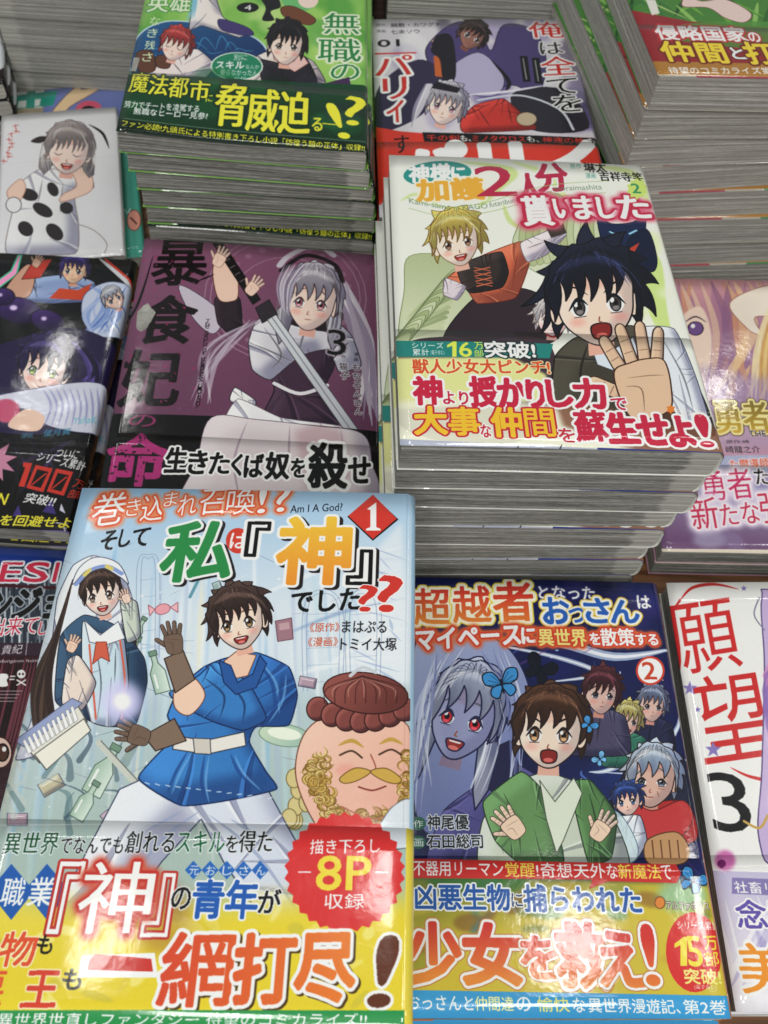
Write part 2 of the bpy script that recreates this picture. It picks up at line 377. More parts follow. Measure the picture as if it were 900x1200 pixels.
def hand(c, x, y, s, ang, skin='#f6cfb2', line='#3a2522', spread=1.0, thumb=1, sleeve=None):
    """an open drawn hand: palm, four fingers of different length and a thumb from the side"""
    ca, sa = math.cos(math.radians(ang)), math.sin(math.radians(ang))
    def T(pts): return [(x + s * (ca * u - sa * v), y + s * (sa * u + ca * v)) for u, v in pts]
    def finger(u, v, a, L, w):
        a = math.radians(a); du, dv = math.sin(a), -math.cos(a); px, py = -dv, du
        tip = [(u + du * L * .86 + math.cos(q) * px * w * .85 + math.sin(q) * du * w * 1.1, v + dv * L * .86 + math.cos(q) * py * w * .85 + math.sin(q) * dv * w * 1.1) for q in np.linspace(math.pi, 0, 7)]
        c.poly(T([(u - px * w, v - py * w)] + tip + [(u + px * w, v + py * w)]), skin, line=line, lw=max(.5, s * .02), shade=.4)
        for kk in (.34, .62): c.line(T([(u - px * w * .6 + du * L * kk, v - py * w * .6 + dv * L * kk), (u + px * w * .6 + du * L * kk, v + py * w * .6 + dv * L * kk)]), s * .014, line, .5)
    if sleeve: c.poly(T([(-.26, .42), (.26, .42), (.34, .9), (-.34, .9)]), sleeve, line=line, lw=max(.5, s * .02))
    for u, a, L in ((-.24, -16, .48), (-.08, -5, .58), (.08, 5, .55), (.23, 16, .42)): finger(u, -.22, a * spread, L, .085)
    finger(-.30 * thumb, .10, -52 * thumb, .46, .09)
    c.poly(T([(-.34, -.22), (-.12, -.28), (.12, -.28), (.33, -.20), (.33, .18), (.22, .45), (-.22, .45), (-.34, .16)]), skin, smooth=True, line=line, lw=max(.5, s * .02))
    c.line(T([(-.24, .0), (-.05, .08), (-.08, .38)]), s * .02, line, .5, taper=2); c.line(T([(-.2, -.1), (.1, -.06), (.28, -.02)]), s * .016, line, .45, taper=2)

def wrinkles(c, pts, color, line='#22222c', lw=1.0, auto=9, smooth=.5):
    """inked creases that run in from the edge of a garment"""
    p = smooth_pts(np.asarray(pts, float), ten=smooth); cen = p.mean(0); R = random.Random(int(abs(p.sum())) + len(p)); old = c.clip
    q = c.P(p); x0, y0 = np.maximum(np.floor(q.min(0)).astype(int) - 2, 0)
    c.clip = raster(np.c_[q, np.roll(q, -1, 0)], c.w, c.h, 2)
    dk, lt = tuple(hexc(color) * np.array([.58, .58, .68])), tuple(np.clip(hexc(color) * 1.2 + .12, 0, 1))
    for i in range(auto):
        a = p[R.randrange(len(p))]; v = cen - a; n = np.array([-v[1], v[0]]) * R.uniform(-.35, .35); L = R.uniform(.35, 1.05)
        b = a + v * L * .5 + n * .5; d = a + v * L + n * 1.3
        s_ = float(np.hypot(*v)) * R.uniform(.05, .13)
        c.line([a + n * .12, b + n * .1, d], s_, dk, .55, taper=1); c.line([a - n * .15, b - n * .12, d], s_ * .6, lt, .5, taper=1); c.line([a, b, d], lw * .8, line, .75, taper=1)
    c.clip = old

def cloth(c, pts, color, folds=(), line='#22222c', lw=1.0, dk=.72, smooth=.5, grad=None, auto=9):
    c.poly(pts, color, line=line, lw=lw, smooth=smooth, grad=grad, shade=.6)
    wrinkles(c, pts, color, line, lw, auto)
    for f in folds: c.line(f, lw * 2.2, tuple(hexc(color if grad is None else color) * dk), .8, taper=2)
    for f in folds: c.line(f, lw * .8, line, .7, taper=2)

def star(c, x, y, r, color, n=5, inner=.42, ang=-90, **kw):
    c.poly([(x + (r if i % 2 == 0 else r * inner) * math.cos(math.radians(ang + 180 * i / n)), y + (r if i % 2 == 0 else r * inner) * math.sin(math.radians(ang + 180 * i / n))) for i in range(2 * n)], color, **kw)

def butterfly(c, x, y, s, ang, color, dark='#101828'):
    ca, sa = math.cos(math.radians(ang)), math.sin(math.radians(ang))
    def T(pts): return [(x + s * (ca * u - sa * v), y + s * (sa * u + ca * v)) for u, v in pts]
    for m in (-1, 1):
        c.poly(T([(0, 0), (m * .4, -.75), (m * .95, -.7), (m * .9, -.15), (m * .3, .1)]), color, smooth=True, line=dark, lw=s * .07)
        c.poly(T([(0, .05), (m * .55, .1), (m * .7, .5), (m * .35, .75), (m * .1, .4)]), color, smooth=True, line=dark, lw=s * .07)
        for k in range(3): c.line(T([(0, 0), (m * (.5 + .2 * k), -.6 + .25 * k)]), s * .035, dark, .7)
    c.line(T([(0, -.25), (0, .5)]), s * .1, dark)
# ------------------------------------------------------------------ the printed covers (points are read off the photograph and laid onto each cover)
WH, BK = '#f7f8f6', '#0b0a0d'

def art_A():
    c = Print('A', 6.0, '#bfd8ec', extra=17)
    R = random.Random(3); P0, P1 = (280, 575), (280, 900)
    c.poly([(60, 560), (520, 560), (520, 1290), (-160, 1290)], '#a5cbea', grad=((250, 575), (250, 720), '#dfeaf2'))
    c.poly([(-120, 800), (520, 800), (520, 1290), (-160, 1290)], '#b9cdd6', grad=((200, 800), (200, 980), '#9fb6a8'), alpha=.75, blur=20)
    for i in range(150):                                            # falling light
        x = R.uniform(-20, 430); y = R.uniform(600, 900); L = R.uniform(60, 240); w = R.uniform(1.5, 7)
        xb = x + (x - 280) * .12
        c.line([(x, y), (xb, y + L)], w, R.choice(['#ffffff', '#e9f3fb', '#8fc1e6', '#f4efd0', '#bfe0ea', '#a9b9dd', '#d6e7ef']), R.uniform(.25, .6), taper=2, smooth=False, blur=1.0)
    for a, b, w, k in (((470, 640), (300, 700), 7, '#f4f8fc'), ((475, 700), (330, 745), 5, '#8fa9cf'), ((470, 770), (350, 790), 9, '#f4f8fc'), ((475, 800), (360, 840), 4, '#8fa9cf'), ((474, 655), (380, 668), 3, '#93a8cc'), ((474, 735), (390, 775), 8, '#fdfefe')):
        c.line([a, ((a[0] + b[0]) / 2, (a[1] + b[1]) / 2 - 6), b], w, k, .7, taper=2, blur=1)
    c.poly([(425, 660), (470, 610), (478, 800), (440, 815), (400, 800), (415, 720)], '#eef3f8', alpha=.7, blur=3)
    for i in range(14): c.line([(410 + R.uniform(0, 60), 640 + i * 12), (440 + R.uniform(0, 35), 655 + i * 12)], R.uniform(1, 4), '#9db3d8', .55, taper=2)
    for k, (x, y, w, h) in enumerate(((6, 700, 34, 150), (355, 690, 46, 120), (405, 690, 40, 100), (160, 650, 26, 120))):      # drawn arches and pillars far behind
        for d in (0, 5): c.line([(x + d, y + h), (x + d, y + w * .5), (x + w / 2, y + d), (x + w - d, y + w * .5), (x + w - d, y + h)], 1.0, '#7f97b8', .6)
        for d in range(5): c.line([(x + 4, y + 30 + d * h / 6), (x + w - 4, y + 28 + d * h / 6)], .8, '#8ba2c2', .5)
    for i in range(60):
        x, y = R.uniform(-10, 470), R.uniform(640, 960); a = R.uniform(-.5, .5); L = R.uniform(10, 50)
        c.line([(x, y), (x + L * math.cos(a), y + L * math.sin(a))], R.uniform(.6, 1.3), R.choice(['#7089ac', '#5f7a94', '#8f86a8', '#ffffff']), .5, taper=2)
    for i in range(40): star(c, R.uniform(20, 470), R.uniform(650, 950), R.uniform(1, 3.5), '#ffffff', n=4, inner=.3, alpha=.8)
    for x, y, s_, a in ((245, 900, 12, 20), (60, 920, 14, -30), (300, 700, 9, 40), (360, 800, 10, 10), (128, 960, 10, 50), (20, 960, 12, 0), (255, 690, 8, 70)):
        ca, sa = math.cos(math.radians(a)), math.sin(math.radians(a)); T = lambda p: [(x + s_ * (ca * u - sa * v), y + s_ * (sa * u + ca * v)) for u, v in p]
        c.poly(T([(-1, -.6), (1, -.6), (1, .6), (-1, .6)]), R.choice(['#b8a0ae', '#9fb8b4', '#c9c2a4']), line='#5a5f70', lw=.9, shade=.6); c.line(T([(-.7, -.3), (.7, -.3)]), .8, '#ffffff', .8)
    for i in range(26):                                             # dim rocks and roots at the lower left
        x = R.uniform(-60, 150); y = R.uniform(880, 985)
        c.line([(x, y), (x + R.uniform(-25, 25), y - R.uniform(15, 40)), (x + R.uniform(-40, 40), y - R.uniform(30, 80))], R.uniform(4, 13), R.choice(['#5d7480', '#43586a', '#88a09f', '#c5cfc8', '#6d8a90']), .65, taper=1)
    for i in range(9): c.ell(R.uniform(335, 372), R.uniform(905, 965), 9, 11, '#d8c98e', line='#8a7a4c', lw=1.3)
    # floating things: bottles, candy, book, tray, brush
    for x, y, s_, a in ((150, 775, 30, 20), (185, 790, 26, -15), (120, 905, 34, 28), (100, 940, 26, 30), (160, 740, 18, 30)):
        ca, sa = math.cos(math.radians(a)), math.sin(math.radians(a)); T = lambda p: [(x + s_ * (ca * u - sa * v), y + s_ * (sa * u + ca * v)) for u, v in p]
        c.poly(T([(-.35, -.1), (-.12, -.5), (-.12, -.85), (.12, -.85), (.12, -.5), (.35, -.1), (.35, .85), (-.35, .85)]), '#a8c4ae', alpha=.9, line='#5c7468', lw=1.2, grad=(T([(-.35, 0)])[0], T([(.35, 0)])[0], '#dceadd'))
        c.poly(T([(-.18, -.85), (.18, -.85), (.18, -1.08), (-.18, -1.08)]), '#7d9c86', line='#4f6458', lw=1)
        c.line(T([(-.18, 0), (-.18, .6)]), s_ * .09, '#ffffff', .8)
    c.ell(190, 714, 9, 6, '#efa9b2', line='#a86673', ang=-15); c.poly([(181, 714), (173, 709), (175, 722)], '#f3bcc2', line='#a86673'); c.poly([(199, 712), (208, 706), (208, 718)], '#f3bcc2', line='#a86673')
    c.poly([(322, 728), (341, 724), (343, 749), (325, 752)], '#a87f8c', line='#6e4d58'); c.poly([(326, 731), (338, 729), (339, 737), (327, 739)], '#c9a5ac')
    c.ell(333, 862, 30, 13, '#cfe0c4', ang=8, line='#7f9a86', lw=1.2, grad=((305, 850), (360, 880), '#9fc0b4'))
    c.ell(333, 860, 20, 7, '#eef5e4', ang=8)
    c.line([(222, 700), (232, 680)], 4, '#5f9bab', .9)
    # the girl at the left
    cloth(c, [(66, 700), (84, 662), (108, 650), (138, 662), (154, 700), (158, 750), (130, 800), (96, 850), (60, 880), (18, 890), (34, 850), (50, 800), (60, 750)], '#e9eef5', [], line='#4b4f66', lw=1.1, auto=14)
    for x0 in range(11): c.line([(84 - x0 * 1.2, 678 + 4 * x0), (66 - x0, 740 + 5 * x0), (40 + x0 * 2, 800 + 4 * x0), (48 + x0 * 1.5 - 8, 862 - 2 * x0)], 8, R.choice(['#4a3a34', '#5d4a40', '#3c2f2c', '#6b574a']), .95, taper=2)
    for x0 in range(6): c.line([(136 + x0 * 2, 690), (152 + x0, 740), (140 + x0 * 3, 790)], 5, R.choice(['#4a3a34', '#5d4a40', '#3c2f2c']), .9, taper=2)
    cloth(c, [(70, 745), (98, 720), (140, 735), (168, 770), (172, 800), (158, 850), (120, 850), (90, 838), (64, 820)], '#3b5873', [[(80, 760), (90, 800), (86, 830)], [(150, 760), (150, 800), (160, 840)]])
    cloth(c, [(96, 728), (118, 742), (142, 732), (150, 800), (135, 850), (106, 845), (96, 800)], '#cfe3ee', [[(112, 760), (118, 800), (114, 840)], [(135, 760), (134, 800)]])
    c.poly([(98, 726), (117, 744), (138, 728), (146, 748), (122, 756), (104, 752)], '#f4f7fa', line='#5a5f74')
    c.poly([(112, 752), (124, 752), (128, 775), (118, 770), (108, 778)], '#d9674e', line='#8a3a2c')
    c.line([(104, 755), (108, 800), (112, 842)], 2.2, '#d9674e'); c.line([(140, 750), (146, 800), (142, 842)], 2.2, '#d9674e')
    head(c, 118, 695, 50, ang=-10, hair='#4d3c34', skin='#fbe6d8', eye='#6b5a4a', mouth='open', turn=-.2, bang=6, spiky=.03, seed=4, long=.0, back=False)
    c.poly([(84, 684), (92, 664), (112, 652), (138, 660), (150, 684), (140, 676), (118, 664), (100, 668)], '#f3f5fa', line='#4b4f66', smooth=True)
    c.line([(88, 684), (104, 668), (124, 663), (142, 672)], 5, '#8ea5dc'); c.line([(98, 673), (104, 667)], 5, '#e2d27a'); c.line([(124, 663), (130, 666)], 5, '#e2d27a')
    cloth(c, [(78, 775), (92, 768), (112, 800), (96, 832), (72, 824)], '#f0e0d2', [])
    hand(c, 84, 756, 17, 25, skin='#f5d3bd', line='#6b4a3c')
    cloth(c, [(140, 700), (160, 706), (164, 745), (148, 752)], '#cfd9c9', []); hand(c, 147, 700, 14, -20, skin='#f8dccb', line='#6b4a3c')
    # broom head in front of her
    c.line([(115, 870), (165, 925)], 7, '#cfd3c9'); c.line([(118, 868), (168, 922)], 1.2, '#6e7168')
    c.poly([(22, 866), (88, 822), (102, 846), (46, 894)], '#e8e6da', line='#5a5c58', lw=1.3)
    c.poly([(16, 868), (84, 818), (96, 824), (30, 876)], '#9da9cf', line='#5a5c72', lw=1.0)
    for i in range(11): c.poly([(26 + i * 5.6, 868 - i * 3.9), (29 + i * 5.6, 866 - i * 3.9), (37 + i * 5.4, 880 - i * 3.7), (33 + i * 5.4, 884 - i * 3.7)], '#ffffff', line='#8d8f94', lw=.6)
    c.poly([(40, 884), (98, 842), (106, 856), (54, 902)], '#f2efe2', line='#5a5c58', lw=1.3)
    # big moustached man at the lower right
    c.poly([(346, 905), (360, 855), (400, 838), (478, 850), (482, 985), (395, 985), (366, 960)], '#f3cbb6', smooth=True, line='#7a4a38', lw=1.4, grad=((370, 860), (480, 980), '#e7ab98'))
    for i in range(300):                                            # curly fair beard and sideburns
        u = R.random(); a_ = math.pi * (-.12 + 1.24 * u); x, y = 428 + 62 * math.cos(a_) * R.uniform(.74, 1.08), 905 + 66 * math.sin(a_) * R.uniform(.74, 1.12)
        if abs(x - 430) < 40 and y < 948: continue
        r = R.uniform(5, 10); t0 = R.uniform(0, 6.28)
        c.line([(x + r * math.cos(t0 + q) * (1 - q * .12), y + r * .8 * math.sin(t0 + q) * (1 - q * .12)) for q in np.linspace(0, 4.6, 7)], R.uniform(2.0, 4.0), R.choice(['#c9a550', '#e6cf86', '#a8843a', '#d9bb6a']), .95, taper=2)
        c.line([(x + r * 1.15 * math.cos(t0 + q) * (1 - q * .12), y + r * .92 * math.sin(t0 + q) * (1 - q * .12)) for q in np.linspace(0, 4.6, 7)], .9, '#6a4a1c', .8, taper=2)
    for i in range(7): c.ell(372 + i * 17, 836 + 14 * math.sin(i / 6 * 3.14) - 5, 13, 14, '#8a4c46', ang=10 + i * 6, line='#3a1c1a', lw=1.4, shade=.7)
    c.ell(428, 812, 50, 24, '#9a5850', ang=6, line='#3a1c1a', lw=1.5, grad=((400, 795), (450, 835), '#6e3a36'))
    for i in range(9): c.line([(424, 792), (384 + i * 11, 806), (380 + i * 12, 824)], 1.2, '#4a2624', .8)
    for i in range(5): c.line([(424, 794), (392 + i * 17, 806), (390 + i * 18, 818)], 2.0, '#c48f80', .6, taper=2)
    c.line([(410, 792), (424, 782), (440, 788)], 4, '#cfd6dc')
    c.line([(398, 885), (412, 880), (424, 888)], 2.4, '#5a4030'); c.line([(444, 884), (458, 878), (470, 884)], 2.4, '#5a4030')
    c.line([(396, 874), (412, 868), (426, 876)], 5, '#c9a24e', taper=2); c.line([(444, 872), (458, 866), (472, 872)], 5, '#c9a24e', taper=2)
    c.line([(434, 884), (440, 900), (430, 904)], 1.6, '#a9604c'); c.ell(405, 902, 12, 7, '#e88f80', alpha=.4, blur=3)
    for d in (-1, 1): c.poly([(434, 904), (434 + d * 18, 900), (434 + d * 36, 912), (434 + d * 30, 918), (434 + d * 14, 914)], '#d2ac50', smooth=True, line='#7a5a22', lw=1.2)
    c.line([(420, 922), (436, 926), (452, 921)], 2, '#8a3a30'); c.line([(400, 945), (440, 960), (474, 940)], 1.6, '#b9705c')
    c.poly([(440, 975), (460, 945), (484, 938), (484, 990), (430, 990)], '#dfe7ee', smooth=True, line='#6a7486')
    # the young man in blue
    c.poly([(140, 925), (206, 895), (300, 900), (335, 965), (372, 1030), (432, 1098), (420, 1150), (330, 1110), (262, 1010), (236, 960), (190, 1010), (120, 1110), (62, 1105), (80, 1040)], '#e9edf5', line='#3c4664', lw=1.5, grad=((120, 950), (400, 1100), '#cdd6e6'), shade=.5); wrinkles(c, [(140, 925), (206, 895), (300, 900), (335, 965), (372, 1030), (432, 1098), (420, 1150), (330, 1110), (262, 1010), (236, 960), (190, 1010), (120, 1110), (62, 1105), (80, 1040)], '#d3daea', '#3c4664', 1.2, 16)
    for f in ([(235, 950), (190, 985), (130, 1060)], [(245, 955), (300, 1000), (350, 1070)], [(215, 950), (170, 975)], [(270, 960), (310, 985)]): c.line(f, 4, '#9aa7c6', .7, taper=2)
    T1 = [(262, 772), (300, 765), (338, 782), (348, 815), (338, 850), (300, 852), (292, 870), (312, 905), (324, 925), (268, 938), (212, 944), (162, 912), (196, 872), (204, 855), (196, 838), (210, 806), (238, 782)]
    cloth(c, T1, '#2f6fb6', [], line='#16305e', lw=1.6, grad=((330, 780), (200, 940), '#3f8ccf'))
    cloth(c, [(232, 792), (252, 776), (290, 800), (312, 842), (285, 856), (250, 846), (214, 828), (198, 812)], '#3b83c8', [[(240, 795), (262, 815), (258, 840)], [(262, 795), (285, 822), (284, 846)]], line='#16305e', lw=1.5)
    for f in ([(300, 775), (318, 800), (322, 835)], [(330, 790), (326, 820), (310, 846)], [(220, 880), (206, 905), (196, 930)], [(240, 884), (236, 915), (240, 940)], [(270, 884), (280, 905), (300, 925)]): c.line(f, 4, '#1f4f92', .75, taper=2); c.line([(p[0] + 5, p[1] + 1) for p in f], 3, '#7db4e6', .6, taper=2)
    c.poly([(205, 862), (240, 868), (286, 858), (288, 874), (242, 884), (202, 878)], '#ece8e0', line='#3c3c44', lw=1.3); c.poly([(226, 865), (246, 866), (247, 884), (228, 883)], '#d6d0c6', line='#3c3c44')
    for k in range(13): c.line([(170 + k * 12, 917 + k * 1.6 - (k - 6) ** 2 * .0), (175 + k * 12, 919 + k * 1.3)], 1.2, '#cfe3f5', .9)
    # arms and brown gloves
    c.poly([(206, 800), (224, 792), (240, 815), (222, 838), (204, 828)], '#f6d2ba', smooth=True, line='#7a4a38', lw=1.2)
    c.poly([(192, 772), (214, 762), (228, 796), (205, 812)], '#8b7565', line='#3a2c26', lw=1.4); hand(c, 203, 752, 31, -8, skin='#7d685a', line='#33261f')
    c.poly([(204, 842), (218, 868), (182, 880), (168, 862)], '#8b7565', line='#3a2c26', lw=1.4); hand(c, 160, 861, 33, -72, skin='#7d685a', line='#33261f')
    c.ell(143, 822, 24, 24, '#dcd8ff', alpha=.9, blur=6); c.ell(143, 822, 10, 10, '#ffffff', blur=3)
    c.poly([(262, 775), (276, 764), (300, 768), (290, 792), (272, 796)], '#f4cdb4', line='#7a4a38', lw=1.2); c.poly([(256, 774), (270, 780), (278, 800), (296, 790), (304, 768), (312, 778), (300, 806), (276, 814), (262, 800)], '#2a5fa3', line='#16305e', lw=1.3)
    head(c, 279, 727, 66, ang=-12, hair='#54413a', skin='#fbe2ce', eye='#6a5436', mouth='open', turn=-.18, bang=7, spiky=.16, seed=11)
    # title
    for st, a, b, h in (('巻', (103, 617), (144, 612), 38), ('き', (145, 605), (162, 603), 20), ('込', (162, 611), (188, 609), 30), ('ま', (190, 594), (206, 592), 17), ('れ', (206, 605), (228, 602), 24), ('召', (231, 604), (262, 602), 30), ('喚', (263, 604), (297, 602), 31), ('!?', (300, 602), (338, 599), 31)):
        c.text(st, a, b, h, WH, out=[(.07, '#e0582c')], bold=.012, mincho=True, glow=(.07, '#e88a5c'))
    c.text('そ', (115, 645), (133, 643), 23, BK, bold=.05); c.text('し', (137, 641), (150, 640), 21, BK, bold=.05); c.text('て', (152, 641), (172, 639), 21, BK, bold=.05)
    c.text('私', (185, 682), (266, 678), 68, '#2f9350', out=[(.05, WH)], bold=.055, shadow=(.05, .03, '#2a2426'))
    c.ell(278, 634, 14, 15, '#d8402c'); c.text('は', (268, 643), (288, 643), 18, WH, bold=.05)
    c.text('『', (286, 652), (312, 652), 40, BK, out=[(.10, WH)], bold=.05); c.text('神', (322, 683), (407, 683), 76, '#f5c93c', out=[(.045, WH)], bold=.06, grad=((330, 610), (330, 680), '#f09a28'), shadow=(.05, .03, '#2a2426'))
    c.text('』', (405, 684), (434, 684), 40, BK, out=[(.10, WH)], bold=.05, shadow=(.08, .03, '#2a2426'))
    c.text('でした', (340, 718), (420, 714), 25, BK, bold=.06); c.text('?', (419, 716), (441, 716), 31, '#d5372b', out=[(.04, WH)], bold=.05); c.text('?', (442, 716), (470, 716), 42, '#d5372b', out=[(.04, WH)], bold=.06)
    c.poly([(436, 580), (466, 608), (436, 633), (406, 605)], '#1c1416'); c.poly([(436, 579), (464, 607), (436, 631), (407, 604)], '#d93a2a'); c.poly([(429, 596), (433, 593), (440, 588), (440, 617), (445, 619), (445, 621), (428, 621), (428, 619), (433, 617), (433, 597)], WH)
    c.text('Am I A God?', (339, 601), (400, 598), 9, '#232a3a', bold=.04)
    c.text('《原作》', (362, 741), (397, 740), 11, '#d0562e', bold=.04); c.text('まはぷる', (400, 741), (452, 741), 14, '#1c1a20', bold=.05)
    c.text('《漫画》', (360, 758), (395, 757), 11, '#d0562e', bold=.04); c.text('トミイ大塚', (398, 762), (464, 762), 15, '#1c1a20', bold=.05)
    # belly band
    c.line([(-60, 967), (500, 964)], 1.0, '#f2f6f8', .6)
    c.poly([(-180, 1030), (120, 1062), (520, 1050), (520, 1300), (-200, 1300)], '#ecd94a', blur=14, grad=((200, 1050), (200, 1120), '#ead52c'))
    for i in range(30):
        x = R.uniform(0, 480); y = R.uniform(1050, 1180)
        c.ell(x, y, R.uniform(6, 22), R.uniform(3, 8), R.choice(['#f7ef9a', '#c9bf4a', '#fbf6c4', '#dcc838']), ang=R.uniform(-60, 60), alpha=.5, blur=1)
    c.ell(190, 1075, 34, 44, '#8a4a3a', alpha=.4, blur=9)
    c.poly([(110, 1090), (135, 1075), (262, 1080), (250, 1100)], '#d9c23a', alpha=.5, blur=6)
    for seg, x0, x1, k in (('異世界', 1, 66, '#1f5a38'), ('でなんでも', 69, 143, BK), ('創れる', 146, 203, BK), ('スキル', 206, 262, '#1f6a40'), ('を', 264, 278, BK), ('得た', 279, 318, BK)):
        y = 1001 - x0 * .006; hh = 26 if seg[0] in '異創得ス' else 20
        c.text(seg, (x0, y), (x1, y), hh, k, bold=.05, mincho=True, out=[(.05, '#e9eef2')])
    for x in (0, 42): c.poly([(x - 14, 1044), (x + 13, 1012), (x + 40, 1044), (x + 13, 1078)], '#1f62b4')
    c.text('職', (-2, 1062), (25, 1062), 34, WH, bold=.05); c.text('業', (30, 1062), (60, 1062), 34, WH, bold=.05)
    for ch, x0, x1, y, h in (('『', 54, 84, 1094, 84), ('』', 165, 196, 1098, 74)): c.text(ch, (x0, y), (x1, y), h, WH, out=[(.05, '#c23128')], bold=.02)
    c.text('神', (86, 1094), (172, 1094), 84, '#fffdf4', out=[(.045, '#c9352a')], bold=.035, glow=(.05, '#d4624c'), mincho=True)
    c.text('の', (200, 1066), (222, 1066), 26, BK, out=[(.06, WH)], bold=.05); c.text('青年', (224, 1076), (300, 1076), 44, '#2363b8', out=[(.06, WH)], bold=.06); c.text('が', (302, 1070), (328, 1070), 28, BK, out=[(.06, WH)], bold=.05)
    for i, ch in enumerate('元おじさん'):
        x = 227 + i * 19.5; c.poly([(x - 10, 1020), (x, 1009), (x + 10, 1020), (x, 1031)], '#2b6fc0'); c.text(ch, (x - 5.5, 1026), (x + 5.5, 1026), 11, WH, bold=.03)
    star(c, 404, 1022, 71, '#dd2f2f', n=30, inner=.93)
    c.text('描き下ろし', (363, 1001), (445, 999), 17, WH, bold=.04); c.text('8P', (370, 1043), (434, 1043), 40, '#f2dc3c', bold=.07); c.text('収録', (380, 1065), (427, 1065), 18, WH, bold=.04)
    c.line([(350, 1022), (364, 1022)], 1.5, WH); c.line([(440, 1022), (454, 1022)], 1.5, WH)
    OG = ((110, 1100), (430, 1140), '#ef8a2c')
    for ch, x0, x1, yb, h in (('網', 184, 268, 1180, 86), ('打', 272, 342, 1176, 80), ('尽', 345, 414, 1174, 78)): c.text(ch, (x0, yb), (x1, yb - 2), h, '#d5382a', out=[(.07, WH)], bold=.065, grad=OG, shadow=(.04, .03, '#5a4420'))
    c.poly([(96, 1120), (182, 1117), (186, 1146), (92, 1146)], WH); c.poly([(105, 1126), (112, 1118), (178, 1124), (180, 1139), (103, 1137)], '#d0342a')
    c.text('!', (430, 1180), (456, 1180), 84, '#6b3a22', out=[(.06, WH)], bold=.05, slant=.18)
    c.text('物', (-4, 1132), (38, 1132), 40, '#e2562a', out=[(.05, '#fdf4c8')], bold=.06); c.text('も', (42, 1118), (60, 1118), 22, BK, bold=.06)
    c.text('悪', (-34, 1180), (0, 1180), 42, '#e2562a', bold=.06); c.text('王', (24, 1180), (64, 1180), 42, '#d9442a', out=[(.05, '#fdf4c8')], bold=.06); c.text('も', (72, 1160), (94, 1160), 24, BK, bold=.06)
    c.poly([(-190, 1184), (520, 1184), (520, 1215), (-190, 1215)], '#2f9a55'); c.poly([(-190, 1215), (520, 1215), (520, 1300), (-190, 1300)], '#eadb4a')
    c.text('異世界世直しファンタジー 待望のコミカライズ!!', (-4, 1203), (430, 1203), 16, WH, bold=.05)
    # spine
    c.mm = True
    c.poly([(BW - 1.2, 0), (BW + 18, 0), (BW + 18, BH), (BW - 1.2, BH)], '#a9cfe8'); c.poly([(BW - 2.2, 0), (BW + 18, 0), (BW + 18, 56), (BW - 2.2, 56)], '#ecd94a')
    for st, y, k in (('巻き込まれ召喚', 172, '#e0782c'), ('私', 128, '#2f9350'), ('神', 112, '#f0b02c'), ('でした', 98, '#d5372b')): c.vtext(st, (BW + 6, y), (BW + 6, y - 6.2 * max(1, len(st) - 1)), 6.5, k, bold=.06)
    c.vtext('異世界でなんでも創れる', (BW + 4, 50), (BW + 4, 8), 4, '#3a5a3a', bold=.04)
    c.mm = False
    return c

